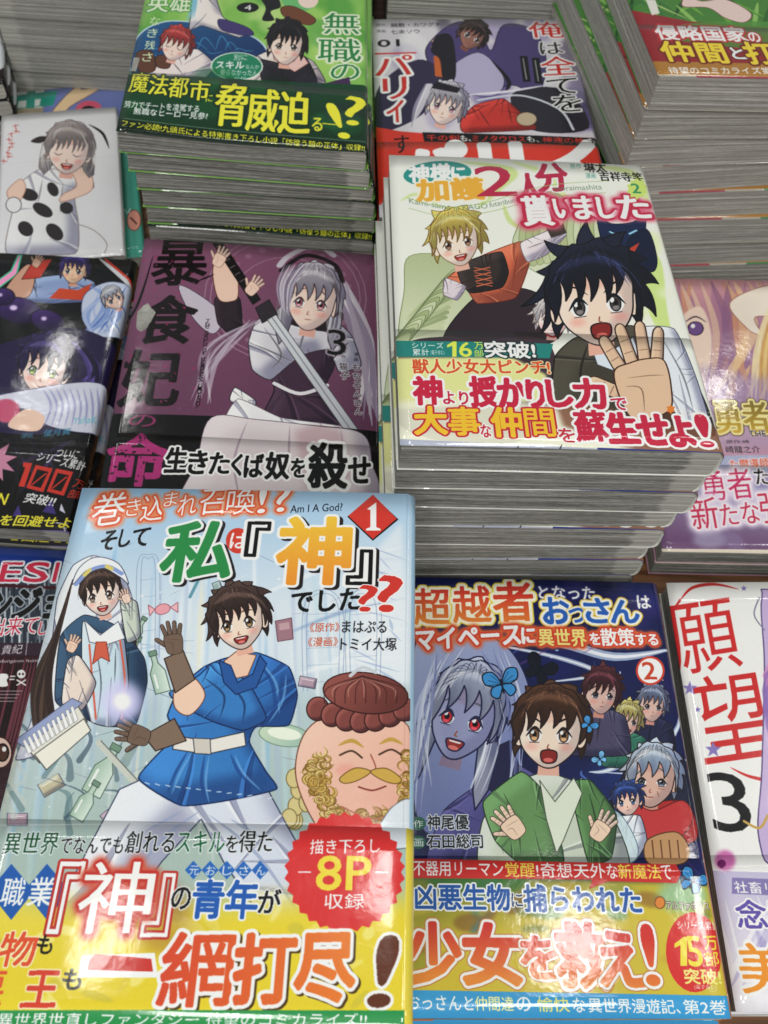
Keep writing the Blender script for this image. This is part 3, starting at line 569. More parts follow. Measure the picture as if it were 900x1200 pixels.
def art_B():
    c = Print('B', 6.0, '#1c2558', extra=16)
    R = random.Random(5)
    for i in range(90):
        x, y = R.uniform(470, 860), R.uniform(670, 1040); c.ell(x, y, R.uniform(8, 45), R.uniform(6, 30), R.choice(['#0d1440', '#2b3480', '#3b2c70', '#101a3c', '#4a3a8c', '#1c3c7a', '#5a2f5a']), ang=R.uniform(0, 180), alpha=.35, blur=5)
    for i in range(70): c.ell(R.uniform(490, 840), R.uniform(700, 1010), R.uniform(.6, 2.2), R.uniform(.6, 2.0), R.choice(['#e9f2ff', '#ffd9a0', '#9fd0ff', '#f2e27a']), alpha=.9)
    # cold streaks
    for pts, w in (([(520, 760), (640, 752), (720, 770), (790, 760)], 12), ([(560, 752), (650, 770), (700, 790), (640, 800)], 6), ([(800, 800), (790, 860), (720, 900), (690, 905)], 6), ([(700, 905), (760, 900), (800, 840), (806, 790)], 3), ([(640, 925), (690, 960), (700, 1000)], 7), ([(820, 900), (835, 960), (825, 1010)], 8), ([(500, 960), (560, 985), (640, 960)], 7)):
        c.line(pts, w, '#c3d4ee', .8, taper=2); c.line(pts, w * .4, '#ffffff', .8, taper=2)
    for i in range(46):
        x, y = R.uniform(480, 840), R.uniform(740, 1000); a = R.uniform(0, 6.28); L = R.uniform(15, 70)
        c.line([(x, y), (x + L * math.cos(a) * .6 + R.uniform(-8, 8), y + L * math.sin(a) * .6), (x + L * math.cos(a), y + L * math.sin(a))], R.uniform(.8, 4), R.choice(['#5f86d8', '#8fb6f0', '#3a2f80', '#d5e6ff', '#7a4a9a']), R.uniform(.35, .8), taper=2)
    # pale woman with red eyes, left
    c.poly([(484, 770), (505, 748), (560, 742), (600, 765), (622, 820), (610, 890), (640, 960), (600, 985), (520, 985), (485, 940)], '#a9b4d6', smooth=True, line='#2a2f55', lw=1.2, grad=((500, 760), (620, 960), '#6d78ae'))
    cloth(c, [(560, 920), (600, 895), (640, 920), (660, 1000), (560, 1015), (500, 1010), (520, 950)], '#55538c', [[(560, 930), (580, 970), (570, 1005)], [(600, 910), (620, 950), (630, 990)]], line='#23234a')
    c.poly([(560, 885), (598, 868), (612, 910), (580, 930), (556, 915)], '#2a2b50', line='#16162e')
    head(c, 544, 838, 104, ang=16, hair='#b9c3e0', hi='#eef2fb', skin='#9fa3c8', eye='#d5232e', mouth='open', turn=-.15, long=.5, bang=5, spiky=.03, seed=8, blush=False, line='#272a50', eyes=.8, wide=.82, brow=.5)
    for i in range(22): e_ = R.choice((-1, 1)); c.line([(550 + e_ * R.uniform(5, 45), 765 + R.uniform(-8, 10)), (550 + e_ * R.uniform(44, 62), 830), (546 + e_ * R.uniform(38, 66), 900 + R.uniform(0, 60))], R.uniform(1.2, 4), R.choice(['#e6ebf8', '#cdd6ee', '#7d88ba']), .7, taper=2)
    # group at the right
    for x, y, s_, h_, m_, t_, sd in ((764, 826, 38, '#7c88a8', 'flat', .3, 2), (735, 844, 36, '#d7c878', 'open', .35, 3), (704, 812, 48, '#5b2f38', 'flat', .4, 6)):
        cloth(c, [(x - s_ * .7, y + s_ * .5), (x, y + s_ * .35), (x + s_ * .6, y + s_ * .6), (x + s_ * .7, y + s_ * 1.5), (x - s_ * .8, y + s_ * 1.5)], {2: '#2c3050', 3: '#3a7a66', 6: '#54506e'}[sd], [[(x, y + s_ * .5), (x - 5, y + s_ * 1.2)]])
        head(c, x, y, s_, ang=6, hair=h_, skin='#dcb8ac', eye='#3a3a4a', mouth=m_, turn=t_, bang=6, spiky=.15, seed=sd, brow=.8, wide=.88, eyes=.72)
    c.poly([(715, 940), (742, 880), (800, 885), (824, 930), (828, 985), (740, 985)], '#232a44', line='#10142a'); c.poly([(742, 952), (770, 940), (806, 942), (815, 985), (750, 990)], '#b02a2c', smooth=True, line='#5a1414')
    head(c, 765, 912, 66, ang=4, hair='#b7cbe4', hi='#f2f7fd', skin='#d9b3a4', eye='#55606e', mouth='flat', turn=-.15, bang=5, spiky=.12, seed=9, old=True, brow=1.2, blush=False, wide=.9, eyes=.6)
    c.poly([(735, 940), (765, 950), (800, 938), (812, 960), (790, 985), (745, 985)], '#c2383a', smooth=True, line='#6a1a1a', lw=1.2)
    head(c, 735, 938, 34, ang=-8, hair='#2c4a8c', skin='#f3d0c0', eye='#2a4a7a', mouth='flat', turn=-.1, bang=6, spiky=.18, seed=12)
    cloth(c, [(722, 958), (750, 956), (758, 985), (745, 1008), (722, 1005), (716, 985)], '#e6ecf2', [[(735, 962), (733, 985)]])
    # armoured fist with the sash
    c.poly([(690, 975), (720, 950), (745, 985), (742, 1010), (700, 1012)], '#cde0e6', smooth=True, line='#5a7a8a', alpha=.85)
    c.poly([(758, 985), (792, 975), (808, 995), (800, 1012), (760, 1012)], '#c09468', smooth=True, line='#5a3a20', lw=1.3)
    for k in range(4): c.line([(764 + k * 10, 985), (766 + k * 10, 1005)], 1.6, '#6a4426')
    # the startled young man
    cloth(c, [(560, 1010), (566, 960), (600, 920), (640, 905), (690, 925), (722, 965), (735, 1020), (600, 1030)], '#cfd8c6', [[(575, 960), (590, 1000)], [(715, 965), (700, 1005)]], line='#3a4438', lw=1.4)
    cloth(c, [(566, 940), (610, 905), (634, 925), (650, 960), (660, 1012), (610, 1012), (580, 985)], '#6f9a62', [[(590, 930), (606, 965), (610, 1000)]], line='#28402a', lw=1.4)
    cloth(c, [(668, 918), (692, 915), (722, 955), (716, 1005), (690, 1012), (676, 960)], '#5f8a56', [[(690, 930), (698, 965), (694, 1000)]], line='#28402a', lw=1.4)
    c.poly([(632, 915), (650, 940), (672, 912), (682, 930), (660, 985), (652, 1000), (640, 960)], '#e3ead8', line='#4a5444')
    head(c, 644, 856, 86, ang=2, hair='#5b3d2c', skin='#fae3cf', eye='#8a6a48', mouth='shout', turn=-.05, bang=6, spiky=.05, seed=21, brow=-.6)
    hand(c, 600, 968, 34, -40, skin='#f3d6bc'); hand(c, 704, 972, 30, 34, skin='#f3d6bc')
    butterfly(c, 588, 802, 21, -12, '#3f97d6'); butterfly(c, 632, 785, 19, 30, '#1b2030'); butterfly(c, 690, 850, 10, 40, '#4ca2e2'); butterfly(c, 703, 890, 9, -40, '#7cc0ee')
    # title
    GG = ((500, 690), (500, 734), '#ee9a36')
    for ch, a, b, h in (('超', (486, 732), (528, 732), 42), ('越', (532, 730), (576, 729), 42), ('者', (580, 728), (626, 727), 45)): c.text(ch, a, b, h, '#cf3a2a', out=[(.09, '#fff6dc'), (.13, '#e8d23a')], bold=.05, grad=GG)
    c.text('となった', (632, 702), (698, 703), 15, WH, bold=.05, out=[(.10, '#3a3f80')])
    for ch, a, b, h in (('お', (638, 731), (668, 731), 30), ('っ', (668, 730), (686, 730), 17), ('さ', (687, 730), (716, 730), 28), ('ん', (717, 730), (750, 730), 26)): c.text(ch, a, b, h, '#2766bc', out=[(.11, '#fdfbea'), (.17, '#e8c63a')], bold=.07)
    c.text('は', (748, 713), (763, 713), 15, WH, bold=.06, out=[(.1, '#3a3f80')])
    c.text([('マイペース', 1), ('に', .8)], (488, 762), (628, 754), 24, WH, out=[(.11, '#d6452a')], bold=.07, glow=(.10, '#e06a3a'))
    c.text('異世界', (632, 757), (688, 758), 20, '#f6e88a', out=[(.11, '#d6452a')], bold=.05, glow=(.10, '#e06a3a')); c.text([('を', .75), ('散策', 1), ('する', .72)], (692, 757), (772, 757), 20, WH, out=[(.11, '#d6452a')], bold=.05, glow=(.10, '#e06a3a'))
    c.ell(762, 786, 17, 17, '#d6452a'); c.ell(762, 786, 14.5, 14.5, WH); c.text('2', (755, 796), (770, 796), 20, '#cf4a2a', bold=.06)
    c.ell(490, 965, 9, 8, '#2f6a55'); c.text('作', (485, 970), (496, 970), 9, WH, bold=.03); c.text('神尾優', (501, 972), (549, 972), 17, BK, out=[(.09, '#dfe6ee')], bold=.05)
    c.ell(490, 987, 9, 8, '#2f6a55'); c.text('画', (485, 992), (496, 992), 9, WH, bold=.03); c.text('石田総司', (501, 994), (566, 994), 16, BK, out=[(.09, '#dfe6ee')], bold=.05)
    # belly band
    c.poly([(470, 1026), (800, 1034), (870, 1040), (880, 1210), (470, 1210)], '#6f7d3a', grad=((500, 1020), (520, 1110), '#d6c23c'), blur=3)
    for i in range(34): c.ell(R.uniform(480, 850), R.uniform(1035, 1150), R.uniform(8, 26), R.uniform(4, 12), R.choice(['#8a9a3c', '#e3cc4a', '#4f6a3c', '#c9a83c', '#55a0b0', '#7a4a34']), ang=R.uniform(-60, 60), alpha=.5, blur=2)
    c.ell(560, 1030, 60, 22, '#3f7a40', alpha=.8, blur=4); c.ell(800, 1050, 30, 20, '#7cc7cc', alpha=.6, blur=5)
    c.poly([(478, 1006), (640, 1010), (792, 1013), (798, 1024), (793, 1035), (712, 1033), (690, 1042), (694, 1031), (478, 1029)], '#cf2f2b')
    for seg, x0, x1, k in (('不器用リーマン', 484, 590, WH), ('覚醒', 592, 627, '#f4e05a'), ('!奇想天外', 629, 710, WH), ('な', 712, 724, WH), ('新魔法', 725, 775, '#f4e05a'), ('で', 776, 788, WH)): c.text(seg, (x0, 1026 + (x0 - 484) * .016), (x1, 1026 + (x1 - 484) * .016), 17, k, bold=.045)
    c.text('凶悪生物', (487, 1066), (598, 1067), 30, '#2560b0', out=[(.08, WH)], bold=.055); c.text('に', (600, 1063), (613, 1063), 16, '#1c3c6c', out=[(.1, WH)], bold=.05); c.text('捕らわれた', (615, 1068), (752, 1071), 31, '#2560b0', out=[(.08, WH)], bold=.055)
    RG = ((600, 1085), (600, 1150), '#ee9338')
    for ch, x0, x1, yb, h in (('少', 478, 540, 1152, 70), ('女', 545, 612, 1153, 70), ('を', 613, 655, 1146, 48), ('救', 656, 714, 1156, 74), ('え', 706, 756, 1155, 62), ('!', 758, 774, 1155, 72)): c.text(ch, (x0, yb), (x1, yb + .5), h, '#d8352b', out=[(.06, WH), (.085, '#c98a4a')], bold=.075, grad=RG)
    c.ell(813, 1116, 33, 47, '#dc2f2c', ang=-3)
    c.text('シリーズ累計', (794, 1089), (843, 1090), 10, WH, bold=.04); c.poly([(790, 1106), (801, 1098), (805, 1098), (805, 1132), (797, 1132), (797, 1108), (790, 1111)], '#f3e23c'); c.text('5', (808, 1132), (825, 1133), 35, '#f3e23c', bold=.07); c.text('万', (826, 1113), (842, 1113), 16, '#f3e23c', bold=.06); c.text('部', (827, 1132), (844, 1132), 17, '#f3e23c', bold=.06)
    c.text('突破!', (803, 1153), (846, 1154), 18, '#f7ee8a', bold=.07); c.text('(電子含む)', (814, 1160), (840, 1160), 6, WH)
    c.ell(773, 1058, 6, 7, '#e08a34', line='#7a4a20'); c.text('アルファポリス', (781, 1066), (832, 1067), 10, WH, bold=.03, out=[(.12, '#6a5a3a')])
    butterfly(c, 812, 1033, 17, 25, '#3f97d6')
    c.poly([(470, 1160), (858, 1167), (866, 1206), (470, 1206)], '#3fa4dc')
    for seg, x0, x1, k in (('おっさんと', 478, 555, WH), ('仲間達', 557, 602, '#fbf5b0'), ('の', 606, 622, WH), ('愉快', 630, 668, '#f6ee8a'), ('な', 672, 686, WH), ('異世界漫遊記、', 690, 798, WH), ('第2巻', 802, 852, WH)): c.text(seg, (x0, 1183 + (x0 - 480) * .017), (x1, 1183 + (x1 - 480) * .017), 17, k, bold=.05)
    c.mm = True; c.poly([(BW - .8, 0), (BW + 18, 0), (BW + 18, BH), (BW - .8, BH)], '#c8752c'); c.poly([(BW - .8, 60), (BW + 18, 60), (BW + 18, BH), (BW - .8, BH)], '#3a2340'); c.mm = False
    return c

def art_C():
    c = Print('C', 4.5, '#f1f1ee', extra=16)
    R = random.Random(4)
    c.line([(798, 702), (812, 688), (838, 684), (866, 690)], 4, '#cf2626', taper=2); c.line([(798, 702), (790, 716), (790, 740)], 3, '#cf2626', taper=1)
    c.line([(856, 899), (880, 910), (915, 915), (960, 910)], 4, '#cf2626', taper=2)
    c.text('願', (793, 792), (872, 780), 82, '#cf2626', bold=.0, mincho=True); c.text('望', (826, 896), (908, 884), 102, '#cf2626', bold=.0, mincho=True)
    c.text('3', (838, 974), (884, 976), 70, '#141216', bold=.035, mincho=True)
    for x, y, r in ((809, 806, 9), (836, 878, 10), (818, 831, 4), (872, 689, 4)): star(c, x, y, r, '#8f7fc0')
    c.poly([(893, 700), (915, 690), (1100, 690), (1100, 1020), (925, 1020), (890, 985), (893, 900), (896, 780)], '#c9b4dc', smooth=True, line='#5a4680', lw=1.4)
    for i in range(24): c.line([(905 + R.uniform(0, 120), 700 + R.uniform(0, 40)), (895 + R.uniform(0, 100), 800 + R.uniform(-20, 20)), (900 + R.uniform(0, 100), 920)], R.uniform(2, 7), R.choice(['#b08fd0', '#8f6fb8', '#e6d8f0', '#d68fc4']), .7, taper=2)
    head(c, 975, 800, 120, hair='#b58fd0', skin='#fbe6dc', eye='#7a4aa0', mouth='smile', bang=7, spiky=.05, seed=30)
    c.line([(890, 700), (884, 720), (896, 738)], 1.6, '#8a86a0')
    c.line([(872, 962), (890, 970), (900, 955)], 3, '#c9a85a')
    c.poly([(820, 1019), (1100, 1030), (1100, 1300), (845, 1300)], '#c6c0dc', grad=((850, 1020), (880, 1160), '#f0eef4')); c.line([(820, 1019), (1000, 1024)], .8, '#ffffff', .9)
    for i in range(16): c.line([(840 + R.uniform(0, 90), 1020 + R.uniform(0, 60)), (850 + R.uniform(0, 90), 1120 + R.uniform(0, 40))], R.uniform(3, 12), R.choice(['#ffffff', '#a9a0d0', '#e6e2f2']), .5, taper=2)
    c.ell(850, 1008, 12, 12, '#c44fa0', alpha=.8, blur=2); c.ell(846, 1012, 5, 5, '#7a1f6a')
    c.poly([(858, 1028), (1000, 1034), (1000, 1053), (858, 1047)], '#8d83b8'); c.text('社畜リーマン', (862, 1046), (960, 1050), 14, WH, bold=.05)
    c.text('念願の', (866, 1088), (975, 1090), 34, '#6d5cb0', out=[(.08, WH)], bold=.05); c.text('美少女', (872, 1164), (1060, 1168), 60, '#ee9a2c', out=[(.06, WH)], bold=.07, mincho=True)
    return c

def art_D():
    c = Print('D', 6.0, '#f4f6ec', extra=15)
    R = random.Random(9)
    for pts, w, k in (([(540, 190), (600, 200), (585, 220), (560, 245)], 12, '#cfe48a'), ([(470, 235), (490, 228), (520, 245)], 6, '#d6e89a'), ([(730, 330), (760, 300), (770, 360), (790, 420)], 26, '#cde77e'), ([(700, 195), (745, 205), (760, 240)], 12, '#d9ec9a'), ([(590, 240), (600, 262), (630, 275)], 7, '#cfe48a'), ([(600, 190), (640, 205), (660, 240), (640, 260)], 14, '#dbeea0')):
        c.line(pts, w, k, .8, taper=2, blur=1)
    for i in range(14): c.ell(R.uniform(700, 790), R.uniform(280, 440), R.uniform(6, 20), R.uniform(6, 20), R.choice(['#e6f5a8', '#d3ea8c', '#f6fbe0']), alpha=.6, blur=4)
    # olive wings behind
    for sx, pts in ((1, [(690, 260), (640, 225), (600, 290), (650, 330), (720, 330)]), (0, [(480, 300), (530, 305), (555, 360), (520, 405), (470, 402), (474, 340)])):
        c.poly(pts, '#b3c08e', smooth=True, alpha=.85, line='#8a9868', grad=(pts[0], pts[-2], '#dbe2c0'))
    for i in range(12): c.line([(540 - i * 2, 318 + i * 6), (505 - i * 3, 345 + i * 5), (476, 372 + i * 2.5)], 6, R.choice(['#8d9c6a', '#aebb88', '#c7d0a4']), .7, taper=1)
    for i in range(9): c.line([(610 + i * 8, 300), (640 + i * 8, 265), (690 + i * 3, 235 + i * 3)], 6, R.choice(['#9aa878', '#c2cca0', '#b3c08e']), .55, taper=1)
    for i in range(16):
        x, y = 545 - i * 4.2, 312 + i * 5.2; c.poly([(x, y), (x - 16, y + 6), (x - 34, y + 26), (x - 30, y + 34), (x - 8, y + 18)], R.choice(['#a9b784', '#c3cea0', '#d3dcb6']), alpha=.9, smooth=True, line='#75845a', lw=.8)
    for i in range(12):
        x, y = 612 + i * 8, 262 - i * 1.5; c.poly([(x, y), (x + 10, y + 12), (x + 12, y + 44), (x + 2, y + 52), (x - 4, y + 24)], R.choice(['#b9c490', '#cdd6ac', '#dde4c4']), alpha=.8, smooth=True, line='#8a9968', lw=.7)
    # fair-haired girl with big dark skirt
    c.poly([(520, 400), (545, 360), (580, 338), (630, 345), (660, 380), (640, 405), (560, 415)], '#3c2f38', smooth=True, line='#1c1418', lw=1.4)
    c.poly([(470, 410), (520, 395), (560, 400), (640, 400), (650, 470), (600, 520), (470, 500)], '#4a3a44', smooth=True)
    cloth(c, [(548, 308), (575, 296), (612, 284), (620, 310), (604, 350), (560, 356), (546, 338), (530, 342), (520, 330)], '#e0714e', [[(560, 310), (566, 340)], [(606, 300), (600, 340)]], line='#7a2c1c', lw=1.2)
    cloth(c, [(536, 312), (560, 302), (588, 296), (596, 320), (588, 338), (552, 344), (540, 330)], '#3f3634', [], line='#1c1614')
    for k in range(4): c.line([(556 + k, 318 + k * 6), (574 + k, 314 + k * 6)], 1.6, '#d9724e'); c.line([(574 + k, 318 + k * 6), (556 + k, 314 + k * 6)], 1.2, '#d9724e')
    cloth(c, [(610, 286), (640, 272), (656, 262), (664, 276), (640, 300), (618, 308)], '#efe2e6', [[(618, 292), (640, 284)]], line='#7a6a70')
    c.poly([(640, 268), (660, 262), (664, 274), (646, 280)], '#4a4038'); hand(c, 656, 256, 17, 18, skin='#f8d6bc', line='#8a5a44')
    cloth(c, [(522, 326), (546, 336), (536, 352), (520, 345)], '#e6dae0', [], line='#7a6a70')
    head(c, 535, 282, 58, ang=-12, hair='#ecd468', hi='#fbf3b4', skin='#fce6d4', eye='#6a4a3a', mouth='open', turn=.12, bang=8, spiky=.14, seed=14, line='#7a5a2c')
    # dark blue little beast, upper right
    c.poly([(700, 252), (716, 262), (742, 260), (756, 250), (756, 275), (748, 296), (728, 300), (708, 290)], '#1c2e54', smooth=True, line='#0c1428')
    c.poly([(735, 285), (758, 268), (770, 300), (766, 318), (748, 312)], '#152240', smooth=True, line='#0c1428'); c.line([(715, 272), (724, 276)], 2.5, '#9fd6f0'); c.line([(738, 274), (746, 270)], 2.5, '#9fd6f0'); c.poly([(712, 288), (730, 296), (750, 284), (740, 302), (722, 302)], '#c9452c')
    # young man with raised palm
    cloth(c, [(650, 480), (650, 420), (672, 398), (705, 388), (740, 382), (790, 400), (812, 440), (838, 510), (730, 510)], '#4b473c', [[(690, 400), (680, 440), (690, 480)]], line='#1e1c18', lw=1.6)
    cloth(c, [(744, 386), (790, 385), (815, 440), (832, 500), (800, 500), (770, 440)], '#e9eef5', [[(775, 395), (800, 440), (812, 480)]], line='#4a5568', lw=1.2)
    c.poly([(690, 400), (716, 412), (742, 396), (750, 420), (722, 436), (700, 428)], '#dfe9f2', line='#4a5568')
    head(c, 648, 374, 42, ang=4, hair='#f1ece8', hi='#ffffff', skin='#f8e2dc', eye='#c94a4a', mouth='flat', bang=7, spiky=.2, seed=18, line='#6a5a5a')
    c.line([(640, 393), (648, 396), (656, 392)], 3, '#a02a2c')
    head(c, 697, 352, 104, ang=-8, hair='#1f2238', hi='#4a5488', skin='#fbe0cc', eye='#4c4848', mouth='shout', turn=.12, bang=7, spiky=.22, seed=23, brow=-.9, wide=1.03, line='#120f18', hl=.35)
    hand(c, 754, 448, 90, -14, skin='#e6c4a4', line='#4a2f22', spread=1.1, sleeve='#5a4030')
    # title
    c.ell(513, 204, 40, 15, '#2f9c93', ang=-3)
    c.text([('神様', 1), ('に', .8)], (481, 214), (546, 211), 20, WH, bold=.07)
    c.text('加護', (490, 236), (568, 234), 25, '#f0b53a', out=[(.08, '#fbf6e0')], bold=.08)
    c.text('2', (560, 231), (606, 230), 35, '#c02a50', bold=.06, mincho=True); c.text('人', (610, 235), (636, 233), 30, '#c02a50', bold=.06, out=[(.05, WH)]); c.text('分', (632, 226), (668, 223), 32, '#c02a50', bold=.06, out=[(.05, WH)])
    for seg, a, b in (('Kami-sama', (480, 238), (528, 247)), ('ni KAGO', (532, 248), (572, 245)), ('futaribun', (574, 244), (604, 238)), ('moraimashita', (650, 224), (706, 222))): c.text(seg, a, b, 6, '#6a8a70', alpha=.9)
    c.line([(478, 232), (520, 243), (570, 238), (640, 218), (712, 212)], 1, '#a9c47a'); c.line([(480, 244), (522, 254), (574, 249), (640, 232), (710, 226)], 1, '#a9c47a')
    for ch, x0, x1, yb, h in (('貰', 616, 650, 265, 34), ('い', 652, 674, 256, 22), ('ま', 676, 702, 257, 26), ('し', 704, 726, 256, 24), ('た', 728, 764, 256, 26)): c.text(ch, (x0, yb), (x1, yb - 1), h, WH, out=[(.11, '#c8284e')], bold=.06, glow=(.09, '#e06a86'))
    c.text('原作', (669, 198), (682, 198), 6, '#3a9a8c'); c.text('琳太', (686, 202), (712, 202), 12, BK, bold=.05); c.text('漫画', (687, 209), (699, 209), 6, '#3a9a8c'); c.text('吉祥寺笑', (704, 212), (755, 213), 11, BK, bold=.05)
    star(c, 747, 221, 13, '#d3e87a', n=10, inner=.75); c.text('2', (742, 226), (752, 226), 11, '#3a9a6a', bold=.06)
    # belly band
    band = [(455, 399), (647, 405), (644, 440), (700, 470), (742, 484), (860, 500), (870, 560), (455, 560)]
    c.poly([(455, 419), (600, 420), (640, 440), (644, 470), (560, 475), (455, 480)], '#eff2a4', alpha=.95, blur=2); c.poly([(455, 470), (600, 470), (690, 480), (860, 540), (860, 560), (455, 560)], '#f3f3dc', alpha=.9, blur=4)
    c.poly([(650, 470), (720, 480), (750, 500), (850, 500), (860, 545), (780, 540), (660, 500)], '#8a5a44', alpha=.85, blur=3)
    c.poly([(463, 399), (648, 404), (644, 421), (465, 418)], '#2a8c84')
    c.text('シリーズ', (483, 408), (520, 409), 7, WH, bold=.03); c.text('累計', (484, 417), (503, 417), 8, WH, bold=.03); c.text('(電子含む)', (505, 417), (521, 417), 6, WH)
    c.poly([(524, 405), (531, 401), (535, 401), (535, 419), (530, 419), (530, 406), (524, 408)], '#e4ee5a'); c.text('6', (539, 419), (553, 419), 17, '#e4ee5a', bold=.08); c.text('万', (556, 410), (567, 410), 8, '#e4ee5a', bold=.04); c.text('部', (556, 419), (567, 419), 8, '#e4ee5a', bold=.04); c.text('突破!', (569, 420), (628, 421), 19, WH, out=[(.09, '#233a3a')], bold=.06)
    c.text('獣人少女大ピンチ!', (484, 438), (645, 440), 17, '#dc5a2c', out=[(.06, '#fbf8c0')], bold=.06)
    for seg, x0, x1, yb, h in (('神', 486, 518, 474, 32), ('授', 553, 584, 477, 34), ('か', 586, 618, 477, 32), ('り', 620, 640, 478, 31), ('し', 644, 672, 477, 30), ('力', 676, 712, 479, 34)): c.text(seg, (x0, yb), (x1, yb), h, '#cc1f48', out=[(.09, WH)], bold=.08)
    c.text('より', (520, 474), (549, 475), 15, '#cc1f48', out=[(.12, WH)], bold=.06); c.text('で', (740 - 22, 481), (742 - 6, 481), 14, '#cc1f48', out=[(.12, WH)], bold=.06)
    for seg, x0, x1, yb, h, k in (('大', 487, 524, 509, 32, 1), ('事', 527, 563, 510, 32, 1), ('仲', 578, 614, 512, 33, 1), ('間', 617, 652, 512, 32, 1), ('蘇', 677, 714, 517, 35, 0), ('生', 716, 750, 519, 34, 0), ('せ', 751, 786, 521, 34, 0), ('よ', 788, 816, 523, 34, 0), ('!', 822, 838, 524, 38, 0)):
        if k: c.text(seg, (x0, yb), (x1, yb), h, '#f3c62e', out=[(.07, '#c8283c')], bold=.07)
        else: c.text(seg, (x0, yb), (x1, yb), h, '#cc1f48', out=[(.09, WH)], bold=.09)
    c.text('な', (564, 513), (576, 513), 15, '#c8283c', out=[(.1, WH)], bold=.05); c.text('を', (656, 518), (675, 519), 16, '#c8283c', out=[(.1, WH)], bold=.05)
    star(c, 786, 480, 6, '#e8862c', n=6, inner=.6); c.text('アルファポリス', (794, 487), (836, 490), 8, '#f3e6d8', bold=.02)
    c.poly([(460, 514), (560, 519), (700, 526), (700, 545), (455, 545)], '#b9bed0'); c.poly([(700, 525), (870, 531), (870, 560), (700, 545)], '#2a3a8c')
    for x in (600, 650): c.line([(x, 540), (x + 8, 522)], 1.5, '#1c1c24')
    return c

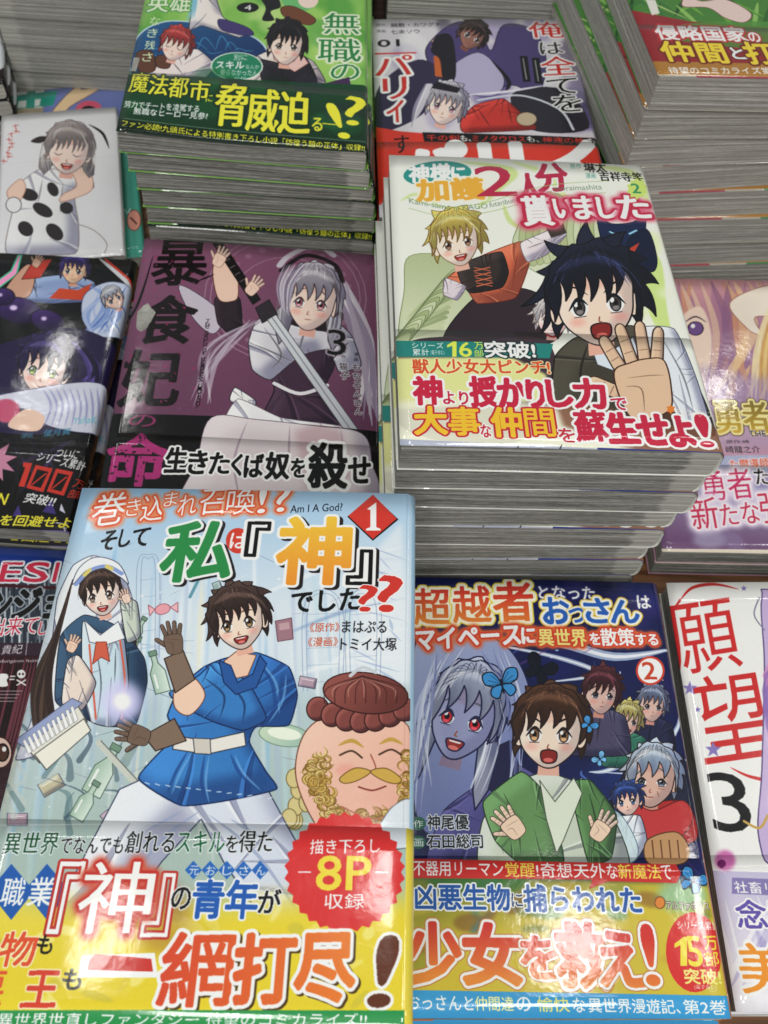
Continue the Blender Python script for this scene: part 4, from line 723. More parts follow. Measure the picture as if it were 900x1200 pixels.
def art_G():
    c = Print('G', 4.0, '#dcd7de', extra=15)
    R = random.Random(2)
    for i in range(30): c.ell(R.uniform(470, 690), R.uniform(30, 150), R.uniform(8, 30), R.uniform(6, 22), R.choice(['#a79cc4', '#8f82b8', '#f0f0f0', '#5f5090', '#3c3450']), ang=R.uniform(0, 180), alpha=.5, blur=3)
    c.poly([(500, 55), (530, 28), (560, 30), (575, 60), (590, 30), (625, 36), (640, 70), (630, 110), (600, 100), (560, 112), (520, 100), (505, 80)], '#54487a', smooth=True, line='#241c3c', lw=1.2)
    c.poly([(438, 150), (445, 100), (490, 70), (520, 90), (500, 130), (460, 152)], '#3a3350', smooth=True); c.poly([(600, 110), (660, 105), (690, 150), (620, 152)], '#33303c', smooth=True)
    c.poly([(520, 88), (560, 62), (590, 90), (580, 112), (540, 108)], '#b9b2d0', smooth=True, line='#3a3454'); c.line([(575, 70), (596, 95), (592, 108)], 5, '#1c1820', taper=2)
    head(c, 553, 42, 32, ang=30, hair='#3c2c30', skin='#9a6c60', eye='#2a1c1c', mouth='flat', turn=.3, bang=6, spiky=.12, seed=31, blush=False)
    hand(c, 514, 54, 13, -20, skin='#f0d0c0', line='#7a5a50'); c.poly([(508, 66), (522, 66), (524, 92), (510, 90)], '#c9682c')
    c.poly([(505, 60), (512, 42), (530, 44), (534, 90), (520, 96), (515, 70)], '#26202c', smooth=True)
    cloth(c, [(540, 142), (556, 124), (590, 116), (612, 134), (628, 152), (545, 156)], '#c8362c', [[(560, 128), (575, 150)], [(595, 122), (600, 145)]], line='#4a1414')
    c.ell(617, 140, 12, 8, '#cbb89a', line='#5a4a34')
    c.line([(560, 118), (610, 112), (655, 128), (672, 152)], 3, '#d9dce6'); c.line([(545, 112), (590, 108), (640, 100)], 4, '#e9e6f0', taper=2)
    head(c, 522, 124, 44, ang=14, hair='#d4d0da', hi='#ffffff', skin='#f8e0d4', eye='#a06070', mouth='flat', turn=-.1, bang=7, spiky=.12, seed=33, line='#3a3040', eyes=.8, brow=.7)
    for i in range(6): c.line([(500 + i, 100), (486 + i * 2, 125), (482 + i, 150 - i * 2)], 4, R.choice(['#d4d0da', '#9f9ab0', '#f2f0f4']), .9, taper=1)
    c.poly([(505, 104), (512, 96), (540, 104), (536, 110)], '#26202c')
    c.text('俺', (621, 45), (663, 44), 19, '#d22f2a', out=[(.08, WH)], bold=.04, mincho=True); c.text('は', (634, 64), (661, 63), 14, BK, out=[(.08, WH)], bold=.04, mincho=True); c.text('全', (636, 89), (676, 87), 22, '#d22f2a', out=[(.08, WH)], bold=.04, mincho=True); c.text('て', (643, 111), (679, 109), 18, BK, out=[(.08, WH)], bold=.03, mincho=True); c.text('を', (650, 132), (684, 130), 20, BK, out=[(.08, WH)], bold=.03, mincho=True)
    c.text('パ', (440, 89), (484, 88), 24, '#d22f2a', out=[(.10, WH)], bold=.05, mincho=True); c.line([(440, 63), (487, 62)], 3, '#d22f2a'); c.text('リ', (450, 117), (477, 115), 25, '#d22f2a', out=[(.10, WH)], bold=.05, mincho=True); c.text('イ', (454, 144), (474, 143), 26, '#d22f2a', out=[(.10, WH)], bold=.05, mincho=True)
    c.text('01', (443, 55), (468, 54), 8, BK, bold=.09)
    c.text('原作:', (441, 31), (453, 31), 3.4, '#555555'); c.text('鍋敷・カワグチ', (458, 32), (517, 31), 5, BK, bold=.03); c.text('漫画:', (441, 38), (453, 38), 3.4, '#555555'); c.text('七未ソウ', (458, 40), (492, 39), 5, BK, bold=.03)
    for x, y in ((612, 66), (626, 68)): c.poly([(x - 3, y), (x + 6, y), (x + 10, y + 30), (x + 1, y + 30)], '#17151a'); c.line([(x + 1, y + 3), (x + 5, y + 27)], 1.2, '#e6e6e6', .7)
    c.poly([(425, 146), (470, 154), (495, 156), (720, 162), (730, 240), (425, 240)], '#dc3a26'); c.poly([(495, 155), (710, 162), (716, 172), (497, 166)], '#1c1416')
    for seg, x0, x1, k in (('千の剣', 500, 538, '#d8392c'), ('も、', 540, 552, WH), ('ミノタウロス', 554, 616, '#d8392c'), ('も、', 618, 632, WH), ('神速の槍', 636, 686, '#d8392c'), ('も', 689, 698, WH)): c.text(seg, (x0, 165 + (x0 - 500) * .02), (x1, 165 + (x1 - 500) * .02), 7, k, bold=.06)
    c.text('す', (463, 180), (480, 179), 21, BK, bold=.04, mincho=True); c.text('パリイ', (475, 230), (705, 226), 62, WH, bold=.09)
    c.mm = True; c.poly([(BW - .5, 0), (BW + 18, 0), (BW + 18, BH), (BW - .5, BH)], '#4a4650'); c.mm = False
    return c

def art_H():
    c = Print('H', 4.5, '#8cc65e', extra=15)
    R = random.Random(8)
    for i in range(80): c.ell(R.uniform(170, 440), R.uniform(-60, 100), R.uniform(6, 36), R.uniform(5, 22), R.choice(['#bfe27c', '#5aa83e', '#dff0a4', '#3f9440', '#a9d86a']), ang=R.uniform(0, 180), alpha=.4, blur=3)
    c.poly([(155, 90), (160, 45), (195, 25), (250, 30), (300, 45), (315, 70), (290, 96), (200, 100)], '#1f5f92', smooth=True, line='#cfe6f2', lw=2.2, grad=((170, 40), (250, 95), '#123a6c'))
    for i in range(12): c.line([(165 + i * 11, 60), (180 + i * 10, 40 + R.uniform(0, 30)), (200 + i * 9, 60)], 2, '#59b0d8', .5, taper=2)
    cloth(c, [(166, 88), (172, 72), (205, 62), (232, 58), (252, 76), (240, 92), (190, 96)], '#f3e6e2', [[(200, 70), (215, 88)]]); c.poly([(160, 62), (178, 60), (182, 82), (164, 84)], '#6a4434', smooth=True, line='#2c1a14'); c.poly([(184, 66), (200, 66), (198, 80), (184, 78)], '#6a4434', smooth=True, line='#2c1a14')
    head(c, 206, 53, 36, ang=16, hair='#cf4442', skin='#f9e0d2', eye='#7a3a3a', mouth='flat', turn=-.2, bang=6, spiky=.1, seed=41, closed=True)
    cloth(c, [(230, -10), (250, -12), (262, 20), (292, 36), (280, 44), (238, 30), (222, 34)], '#f4ece6', []); c.poly([(258, 22), (290, 32), (296, 42), (262, 36)], '#4a3f7a', smooth=True, line='#241c4a')
    for i in range(6): c.line([(220 + i * 2, -20), (226 + i, 0), (218 + i * 2, 26 - i)], 4, '#8ac7dc', .9, taper=1)
    c.poly([(305, -5), (322, -8), (330, 8), (318, 14), (322, 24), (308, 24), (312, 10)], '#1f1c24', smooth=True)
    c.ell(352, -2, 22, 16, '#74c27a'); c.ell(362, 0, 12, 10, '#f8dfd2'); c.poly([(330, 10), (345, 8), (370, 22), (362, 30), (336, 22)], '#7a4a30', smooth=True, line='#3a2014')
    cloth(c, [(285, 92), (292, 72), (315, 60), (345, 62), (368, 72), (382, 96), (360, 104), (295, 102)], '#e9d8d0', []); cloth(c, [(306, 70), (330, 74), (358, 66), (372, 98), (310, 98)], '#2a2530', [[(330, 76), (332, 98)]], line='#0f0c14')
    c.poly([(320, 60), (345, 72), (352, 60), (362, 74), (346, 84), (322, 70)], '#f0c8c0', line='#8a5a54')
    head(c, 336, 52, 46, ang=6, hair='#201c26', skin='#fae0d0', eye='#5a4a3a', mouth='flat', turn=.1, bang=7, spiky=.08, seed=44, hl=.15, wide=.94, eyes=.75, brow=.6)
    c.ell(278, 78, 30, 16, '#1f8a66', line='#e6f5e6', lw=1.5)
    c.text('別に', (274, 71), (290, 71), 7, WH); c.text('スキル', (253, 81), (286, 81), 9, WH, bold=.06); c.text('なんか', (288, 81), (304, 81), 5, WH); c.text('要らなかったん', (258, 89), (302, 89), 7, WH); c.text('だが', (274, 95), (288, 95), 5, WH)
    c.ell(291, 9, 13, 6, '#17151a'); c.text('4', (287, 12), (295, 12), 6, WH, bold=.05)
    for ch, x0, x1, yb, h in (('無', 380, 422, 40, 25), ('職', 373, 424, 73, 28), ('の', 388, 422, 94, 19)): c.text(ch, (x0, yb), (x1, yb), h, '#2f8a4a', out=[(.07, '#eef7dc')], bold=.03, mincho=True)
    c.text('英雄', (172, 14), (222, 14), 24, '#eaf6d6', out=[(.05, '#4fa050')], bold=.03, mincho=True); c.vtext('なき残さ', (181, 24), (172, 66), 12, '#dff0c4', bold=.02)
    c.poly([(372, 100), (410, 90), (412, 100), (390, 110)], '#4a2f5a')
    # belly band
    c.poly([(120, 86), (440, 100), (450, 240), (115, 200)], '#14532f', grad=((200, 90), (210, 150), '#0f3f26'))
    for i in range(16): c.ell(R.uniform(140, 430), R.uniform(90, 165), R.uniform(10, 30), R.uniform(6, 14), R.choice(['#1f6a3a', '#2c8048', '#0a2c1a', '#3a3a4a']), alpha=.4, blur=3)
    for ch, x0, x1, yb, h in (('魔', 150, 172, 108, 24), ('法', 173, 195, 111, 24), ('都', 196, 219, 114, 24), ('市', 221, 244, 117, 23)): c.text(ch, (x0, yb), (x1, yb + 1), h, '#f4ee3c', bold=.05, mincho=True, out=[(.06, '#123a22')])
    c.text('に', (241, 119), (249, 119), 8, '#f4ee3c', bold=.03)
    for ch, x0, x1, yb, h in (('脅', 250, 288, 145, 48), ('威', 288, 325, 151, 48), ('迫', 326, 362, 154, 48)): c.text(ch, (x0, yb), (x1, yb + 2), h, '#f4ee3c', bold=.05, mincho=True, out=[(.04, '#123a22')])
    c.text('る', (366, 152), (378, 153), 15, '#f4ee3c', bold=.04); c.line([(379, 144), (397, 146)], 1.6, '#f4ee3c'); c.text('!', (399, 162), (412, 162), 40, '#f4ee3c', bold=.03, mincho=True, slant=-.3); c.text('?', (405, 146), (430, 148), 34, '#f4ee3c', bold=.04, mincho=True)
    c.text('努力でチートを凌駕する', (145, 126), (233, 131), 8, WH, bold=.05); c.text('無職なヒーロー見参?', (156, 134), (243, 139), 8, WH, bold=.05)
    c.poly([(120, 138), (440, 169), (440, 190), (120, 152)], '#0c2a1a')
    c.line([(145, 139), (430, 166)], .7, '#cfd6c0', .7); c.text('ファン必読!九頭氏による特別書き下ろし小説「彷徨う鎧の正体」収録!!', (142, 148), (428, 177), 7.4, '#f4ee3c', bold=.05)
    return c

def art_K():
    c = Print('K', 5.5, '#84526e', extra=15)
    R = random.Random(6)
    c.poly([(150, 270), (460, 270), (470, 600), (100, 600)], '#8d5a76', grad=((300, 280), (300, 480), '#6f4560'))
    for r in (95, 88, 60): c.ell(335, 350, r, r * .8, '#a9809a', alpha=.0, line='#a57f98', lw=1.2)
    for i in range(26): a = i / 26 * 6.283; c.text(R.choice('ROLEXVIAMN'), (335 + 76 * math.cos(a) - 5, 350 + 60 * math.sin(a) + 4), (335 + 76 * math.cos(a) + 5, 350 + 60 * math.sin(a) + 4), 10, '#a37c96', alpha=.7, bold=.04) if False else c.ell(335 + 76 * math.cos(a), 350 + 60 * math.sin(a), 4, 3, '#a37c96', alpha=.6)
    # cloak and white sleeves
    c.poly([(210, 335), (240, 350), (262, 372), (250, 392), (226, 372)], '#c9c0cc', smooth=True, line='#4a3a4c')
    for i in range(20): c.line([(395 + R.uniform(-8, 12), 330), (425 + R.uniform(-8, 12), 400), (440 + R.uniform(-20, 6), 470 + R.uniform(-10, 30))], R.uniform(4, 9), R.choice(['#cfc8d2', '#b3a8ba', '#e9e6ea', '#9a8da4']), .9, taper=2)
    cloth(c, [(312, 392), (350, 378), (388, 388), (392, 430), (378, 462), (396, 500), (306, 500), (322, 458), (312, 425)], '#4b3448', [], line='#1c121c', lw=1.4, auto=12)
    cloth(c, [(292, 402), (302, 376), (336, 366), (384, 370), (412, 392), (424, 428), (398, 436), (386, 410), (352, 418), (318, 446), (296, 434)], '#dcd9e0', [[(310, 385), (330, 415), (320, 432)], [(360, 380), (350, 415)], [(395, 385), (385, 420)], [(300, 405), (345, 425)]], line='#3a2f3c', lw=1.4)
    c.poly([(334, 352), (366, 372), (402, 366), (392, 388), (350, 384), (330, 372)], '#2a2028', smooth=True)
    cloth(c, [(252, 352), (266, 340), (282, 352), (284, 384), (270, 392), (256, 380)], '#33262f', [], line='#120c12')
    c.poly([(256, 350), (250, 315), (262, 298), (276, 306), (280, 345), (272, 354)], '#f0cdb9', smooth=True, line='#6a3f34', lw=1.2)
    cloth(c, [(276, 455), (300, 470), (296, 482), (270, 470)], '#f1efee', []); cloth(c, [(262, 500), (280, 468), (330, 490), (400, 500), (445, 520), (450, 560), (300, 560)], '#f0eef0', [[(300, 495), (290, 540)], [(350, 500), (352, 550)]], line='#6a5a68')
    c.line([(322, 450), (352, 462), (384, 452)], 5, '#e9e6ea'); c.line([(322, 453), (352, 466), (384, 456)], 1, '#4a3a44')
    for i in range(14): c.line([(300 + R.uniform(-10, 10), 376), (250 + R.uniform(-12, 12), 420 + R.uniform(-12, 14)), (225 + R.uniform(-10, 24), 470 + R.uniform(-12, 8))], R.uniform(2, 6), R.choice(['#b9aabb', '#d8d0da', '#9a8698', '#6f5068']), .55, taper=2)
    # head
    head(c, 366, 352, 70, ang=8, hair='#c3bcca', hi='#f7f5f8', skin='#f8dccd', eye='#a8606a', mouth='flat', turn=-.15, bang=6, spiky=.04, seed=52, long=.3, line='#43363f', brow=.9, wide=.92, eyes=.82)
    c.line([(330, 318), (358, 300), (392, 310), (402, 330)], 6, '#2a2028'); c.line([(328, 312), (340, 300), (370, 288), (392, 300)], 7, '#d9d4de', .9)
    for i in range(10): c.line([(335 + i * 3, 310), (326 + i * 2, 335), (330 + i, 362 + i)], 3, R.choice(['#e6e2ea', '#b9b0c2', '#8d8098']), .8, taper=2)
    # sword: black hilt, bright blade
    c.poly([(249, 284), (258, 280), (306, 352), (297, 358)], '#1c171c', line='#0a080a'); 
    for k in range(8): c.line([(254 + k * 5.6, 290 + k * 8.2), (259 + k * 5.6, 287 + k * 8.2)], 1.4, '#6a5f66')
    c.poly([(300, 362), (316, 352), (326, 370), (308, 380)], '#39323a', line='#0a080a')
    c.poly([(314, 376), (324, 370), (452, 548), (456, 566), (440, 556)], '#dfe2e6', line='#4a4a54', lw=1.0, grad=((320, 372), (450, 560), '#b4b6be')); c.line([(320, 374), (448, 556)], 1.6, '#8d8f98', smooth=False)
    for x, y, a in ((258, 304, 30), (297, 338, 40)): hand(c, x, y, 20, a, skin='#f3d2c0', line='#6a3f34')
    # title
    for ch, x0, x1, yb, h in (('暴', 176, 240, 334, 54), ('食', 158, 226, 402, 56), ('妃', 138, 206, 476, 66)):
        c.text(ch, (x0, yb), (x1, yb), h, '#1b1117', bold=.045)
    for i in range(60): x, y = R.uniform(140, 235), R.uniform(290, 480); c.ell(x, y, R.uniform(.6, 2.5), R.uniform(.5, 1.4), '#84526e' if i % 2 else '#b0296a', ang=R.uniform(0, 180), alpha=.7)
    c.line([(180, 300), (160, 360), (130, 400)], 3, '#1b1117', taper=2); c.line([(232, 330), (252, 322)], 3, '#1b1117', taper=2)
    s_ = 'The Sword of Princess Gluttony'
    for i, ch in enumerate(s_):
        if ch != ' ': x, y = 244 - i * .42, 376 + i * 3.45; c.text(ch, (x - 2.5, y + 3), (x + 2.5, y + 3), 4.5, '#231820', bold=.03)
    c.text('3', (384, 416), (406, 417), 30, BK, out=[(.06, '#a9a0ac')], bold=.03, mincho=True); c.line([(388, 424), (408, 402)], 1.2, '#1c1418')
    c.vtext('もちろんさん', (418, 430), (421, 482), 9, BK, out=[(.12, '#cfc6cf')], bold=.03); c.vtext('猫子', (403, 429), (405, 440), 10, BK, out=[(.12, '#cfc6cf')], bold=.03); c.vtext('漫画', (418, 415), (418, 421), 5, '#1c1418'); c.vtext('原作', (403, 411), (403, 418), 5, '#1c1418')
    # belly band
    c.poly([(105, 484), (250, 488), (470, 508), (470, 600), (95, 600)], '#120e15')
    c.poly([(248, 490), (300, 492), (372, 500), (424, 508), (436, 540), (432, 600), (225, 600), (232, 540)], '#dccfd3', smooth=True, line='#5a4654', shade=.4)
    for f in ([(290, 495), (275, 540), (282, 590)], [(340, 500), (338, 560)], [(400, 505), (408, 560)]): c.line(f, 3, '#a48f9c', .7, taper=2)
    c.poly([(345, 505), (372, 498), (400, 505), (412, 560), (360, 575)], '#b98e96', alpha=.5, blur=4)
    c.text('の', (150, 500), (182, 501), 14, '#8d2c62', bold=.03); c.text('命', (120, 568), (192, 570), 60, '#b0327a', bold=.05)
    for i in range(60): c.ell(R.uniform(120, 195), R.uniform(500, 570), R.uniform(.8, 3), R.uniform(.5, 1.5), '#17121a', alpha=.8, ang=R.uniform(0, 180))
    for ch, x0, x1, yb, h in (('生', 193, 217, 554, 29), ('き', 220, 242, 556, 27), ('た', 245, 268, 556, 25), ('く', 271, 283, 558, 25), ('ば', 286, 308, 560, 27), ('奴', 311, 338, 562, 31), ('を', 341, 358, 560, 22), ('殺', 362, 406, 572, 52), ('せ', 409, 434, 566, 30)): c.text(ch, (x0, yb), (x1, yb), h, BK, out=[(.09, WH)], bold=.06)
    c.mm = True; c.poly([(BW - .5, 0), (BW + 18, 0), (BW + 18, BH), (BW - .5, BH)], '#17121a'); c.mm = False
    return c

def art_J():
    c = Print('J', 5.0, '#0d0c14', extra=14)
    R = random.Random(12)
    c.poly([(-10, 335), (14, 318), (22, 300), (26, 300), (20, 322), (-10, 345)], '#ff9fd0', line='#3fc79a', lw=2)
    c.line([(116, 302), (150, 330), (158, 345)], 7, '#d8dadf', taper=2); c.line([(124, 304), (150, 326), (158, 336)], 3, '#d23a20')
    cloth(c, [(-20, 350), (20, 340), (45, 326), (80, 322), (110, 330), (112, 352), (60, 356), (10, 352)], '#8fa4cf', [[(40, 332), (44, 350)], [(80, 326), (84, 350)]]); c.poly([(58, 350), (70, 338), (92, 340), (108, 332), (100, 352)], '#cf4a22')
    c.poly([(5, 345), (30, 312), (42, 318), (34, 348)], '#cfa088', smooth=True, line='#3a2018'); c.poly([(26, 328), (40, 306), (62, 304), (48, 326)], '#c23a28', line='#4a1410'); hand(c, 44, 308, 13, 30, skin='#d9b098')
    head(c, 87, 316, 32, ang=4, hair='#4a3c8c', skin='#e9c4a4', eye='#2a2a3a', mouth='smile', turn=-.15, bang=6, spiky=.1, seed=61)
    c.poly([(100, 345), (130, 330), (158, 342), (154, 385), (120, 395), (98, 375)], '#cdd6ec', smooth=True, line='#3a4270')
    for i in range(18): c.line([(104 + R.uniform(0, 45), 335), (100 + R.uniform(0, 50), 365), (96 + R.uniform(0, 52), 392)], R.uniform(2, 6), R.choice(['#f2f5fc', '#8fa9dc', '#b3c2e6', '#5f7fc8']), .9, taper=2)
    head(c, 133, 350, 26, ang=-30, hair='#dfe5f4', skin='#f3d4c2', eye='#3a4a6a', mouth='flat', turn=.3, bang=5, spiky=.05, seed=62, back=False)
    for x, y, rx, ry, a in ((22, 364, 28, 15, 10), (56, 376, 20, 12, 15), (4, 348, 14, 10, 0)):
        c.ell(x, y, rx, ry, '#4a2f74', ang=a, line='#1c1030', lw=1.5, grad=((x, y - ry), (x, y + ry), '#241440')); c.ell(x - rx * .2, y - ry * .2, rx * .16, ry * .2, '#e2cff4', blur=1)
    c.poly([(-20, 420), (30, 395), (80, 384), (130, 400), (150, 440), (140, 480), (90, 505), (-20, 500)], '#2a1f4a', smooth=True)
    head(c, 52, 432, 62, ang=10, hair='#33275c', hi='#8a7ac0', skin='#f0d4c8', eye='#7aa03c', mouth='smile', turn=-.1, bang=6, spiky=.1, seed=64, brow=.9, line='#140c24', wide=.95, eyes=.8)
    for i in range(12): c.line([(86 + R.uniform(-6, 6), 400), (108 + R.uniform(-6, 8), 430), (100 + R.uniform(-5, 12), 455 + R.uniform(-8, 12))], R.uniform(3, 7), R.choice(['#33275c', '#4a3c7c', '#6a5aa4', '#1c1438']), .9, taper=2)
    c.poly([(-20, 470), (45, 455), (110, 448), (134, 465), (120, 505), (60, 500), (30, 480)], '#d4d6e6', smooth=True, line='#3a3460')
    for i in range(10): c.line([(50 + i * 8, 455), (60 + i * 7, 475), (52 + i * 8, 500)], 3, '#9a9ac8', .8, taper=2)
    c.ell(8, 482, 16, 14, '#c9587a', blur=1); c.poly([(10, 500), (30, 480), (52, 488), (44, 505)], '#ecc9b4', smooth=True)
    c.text('YahaKo', (85, 497), (118, 495), 8, '#6fc0d0', bold=.03); c.text('葉月翼', (50, 512), (82, 509), 8, '#3f8ca8', bold=.04); c.text('漫画', (24, 514), (38, 513), 6, '#3f8ca8')
    c.poly([(-200, 519), (108, 518), (110, 520), (80, 640), (-220, 640)], '#2c2a2c', grad=((40, 518), (40, 560), '#161417'))
    for i in range(20): c.line([(R.uniform(-5, 100), 515), (R.uniform(0, 100), R.uniform(530, 620))], R.uniform(1, 5), R.choice(['#3a3640', '#4a3c66', '#242028']), .6, taper=2)
    star(c, -5, 540, 26, '#c98aa4', n=9, inner=.5); 
    c.poly([(50, 600), (60, 585), (66, 603)], '#4a3c80'); c.poly([(70, 598), (72, 590), (77, 602)], '#d9d6ea'); c.poly([(15, 605), (22, 592), (26, 606)], '#4a3c80')
    c.text('ついに', (64, 535), (90, 538), 10, WH, bold=.03, slant=.2); c.text('シリーズ累計', (42, 540), (97, 552), 11, WH, bold=.04, slant=.2)
    c.poly([(28, 542), (38, 543), (29, 571), (22, 570), (30, 548), (27, 547)], '#cf3a2c')
    for x in (33, 57): c.poly([(x + 9, 545 + (x - 33) * .17), (x + 29, 549 + (x - 33) * .17), (x + 18, 577 + (x - 33) * .17), (x - 2, 572 + (x - 33) * .17)], '#cf3a2c'); c.poly([(x + 11, 550 + (x - 33) * .17), (x + 24, 553 + (x - 33) * .17), (x + 15, 572 + (x - 33) * .17), (x + 3, 569 + (x - 33) * .17)], '#1a181b'); c.line([(x + 5, 568 + (x - 33) * .17), (x + 21, 555 + (x - 33) * .17)], 1.8, '#cf3a2c')
    c.text('万', (84, 571), (97, 572), 10, '#cf3a2c', bold=.04, slant=.2); c.text('部', (78, 583), (91, 584), 10, '#cf3a2c', bold=.04, slant=.2); c.text('突破!!', (27, 589), (62, 594), 12, WH, bold=.05, slant=.2)
    c.text('N', (-4, 591), (6, 592), 13, '#f0e63c', bold=.06, slant=.1); c.text('を回避せよ', (-2, 616), (80, 619), 13, '#f0e63c', bold=.06, slant=.15)
    c.poly([(20, 621), (82, 622), (80, 632), (18, 632)], '#7d6fa8')
    return c

def art_E():
    c = Print('E', 4.5, '#c99ab0', extra=16)
    R = random.Random(15)
    c.poly([(770, 310), (930, 310), (930, 500), (770, 500)], '#d8a0a4', grad=((800, 330), (880, 470), '#8f6a98'))
    for i in range(34): x = R.uniform(795, 960); c.line([(x, 330), (x + R.uniform(-10, 30), 390), (x + R.uniform(-30, 20), 470)], R.uniform(5, 14), R.choice(['#e2b48a', '#f2cfa0', '#b3809a', '#d69a7a', '#e8c6ac', '#9a6f92']), .75, taper=2)
    c.poly([(800, 370), (822, 360), (834, 395), (828, 440), (804, 440), (792, 400)], '#f6dcca', smooth=True, blur=1); c.ell(815, 385, 9, 8, '#7a5a94', line='#3a2444', lw=1.4); c.ell(812, 382, 2.5, 2.5, WH); c.line([(802, 378), (815, 371), (828, 378)], 2.2, '#3a2444', taper=2)
    c.poly([(855, 355), (900, 335), (930, 345), (925, 370), (885, 372), (892, 392), (875, 385)], '#fbeadb', smooth=True, line='#a9786a', lw=1.2)
    for i in range(9): c.line([(900 + i * 3, 360), (886 + i * 4, 410), (880 + i * 5, 470)], 5, R.choice(['#f0cf80', '#d9a85a', '#f9e7b4']), .85, taper=2)
    c.poly([(770, 455), (820, 430), (870, 440), (930, 455), (930, 520), (770, 520)], '#b9a3c0', smooth=True, alpha=.6, blur=5)
    GG = ((850, 470), (850, 510), '#e2b93c')
    c.text('勇者', (842, 508), (905, 508), 38, '#8f7a24', out=[(.06, '#f6e8a0'), (.09, '#5a3a1c')], bold=.06, grad=GG, mincho=True); c.text('THE COMICAL', (878, 512), (950, 512), 7, BK, out=[(.12, '#e9dce6')], bold=.03, mincho=True)
    c.text('原作:崎', (851, 520), (878, 520), 4, '#2c2028'); c.text('崎龍之介', (851, 531), (891, 531), 8, '#1c1418', bold=.04)
    c.poly([(790, 535), (940, 533), (950, 665), (765, 665)], '#b5b9d6', grad=((850, 540), (850, 640), '#7a5a80'))
    for i in range(14): c.ell(R.uniform(800, 900), R.uniform(560, 640), R.uniform(12, 34), R.uniform(5, 12), R.choice(['#8d96c4', '#a08fb8', '#6f4a6c', '#c6cbe2']), ang=R.uniform(-30, 30), alpha=.5, blur=3)
    c.text('た魔導師', (856, 550), (902, 548), 11, '#e2643a', bold=.05, out=[(.1, '#f0e4ee')])
    c.text('勇者', (826, 588), (884, 584), 36, '#d22f6a', out=[(.07, '#f7eef6')], bold=.02, mincho=True, glow=(.08, '#e9dcef')); c.text('た', (886, 568), (903, 568), 18, BK, out=[(.1, '#f7eef6')], bold=.04)
    c.text([('新', 1.1), ('たな', .8), ('強', 1.1)], (813, 622), (925, 612), 38, '#d22f5a', out=[(.07, '#f7eef6')], bold=.02, mincho=True, glow=(.08, '#e9dcef'))
    c.poly([(770, 643), (930, 645), (930, 660), (770, 660)], '#efe2d0')
    return c

def art_F():
    c = Print('F', 4.5, '#4f8a3a', extra=18)
    R = random.Random(16)
    c.mm = True
    for i in range(120):
        x, y = R.uniform(-5, 135), R.uniform(30, 185); L = R.uniform(10, 40); a = R.uniform(-.6, .6)
        c.line([(x, y), (x + L * math.sin(a), y + L * .5), (x + L * math.sin(a) * 2, y + L)], R.uniform(1, 3.4), R.choice(['#2f6a2c', '#7ab84a', '#a4d070', '#3f7a3c', '#1f4f24', '#c3d88a']), .8, taper=2)
    c.poly([(0, 0), (BW, 0), (BW, 44), (30, 50), (0, 60)], '#9c2c34'); c.poly([(8, 36), (40, 50), (128, 52), (128, 30), (60, 26)], '#5a9a44', smooth=True, alpha=.8)
    c.poly([(0, 0), (BW + 18, 0), (BW + 18, 13), (0, 13)], '#b5823c')
    c.poly([(0, 0), (BW + 18, 0), (BW + 18, 1.6), (0, 1.6)], '#b9b3a6'); c.poly([(20, 0), (60, 0), (60, 1.6), (20, 1.6)], '#a84a58'); c.poly([(84, 0), (BW, 0), (BW, 1.6), (84, 1.6)], '#4a8a5c')
    c.mm = False
    c.poly([(805, -5), (822, 2), (850, 0), (880, 16), (872, 27), (850, 22), (830, 10), (800, 8)], '#ecd3cc', smooth=True, line='#7a4a44', lw=1.2)
    c.poly([(768, 28), (776, 26), (790, 56), (770, 50)], '#a82f38')
    c.text('侵略国家', (772, 47), (878, 50), 17, WH, out=[(.11, '#c22a30')], bold=.06); c.text('の', (880, 50), (893, 50), 11, WH, out=[(.11, '#c22a30')], bold=.06)
    c.text('仲間', (780, 72), (855, 75), 23, '#f2d93c', out=[(.09, '#7a2c1c')], bold=.06); c.text('と', (860, 70), (876, 70), 13, WH, out=[(.09, '#5a2c1c')], bold=.06); c.text('打', (880, 76), (912, 76), 25, '#f2d93c', out=[(.09, '#7a2c1c')], bold=.06)
    c.text('待望のコミカライズ第', (785, 87), (905, 88), 8, WH, bold=.05)
    c.poly([(757, 0), (768, 0), (773, 16), (764, 18)], '#e9e6dc')
    return c

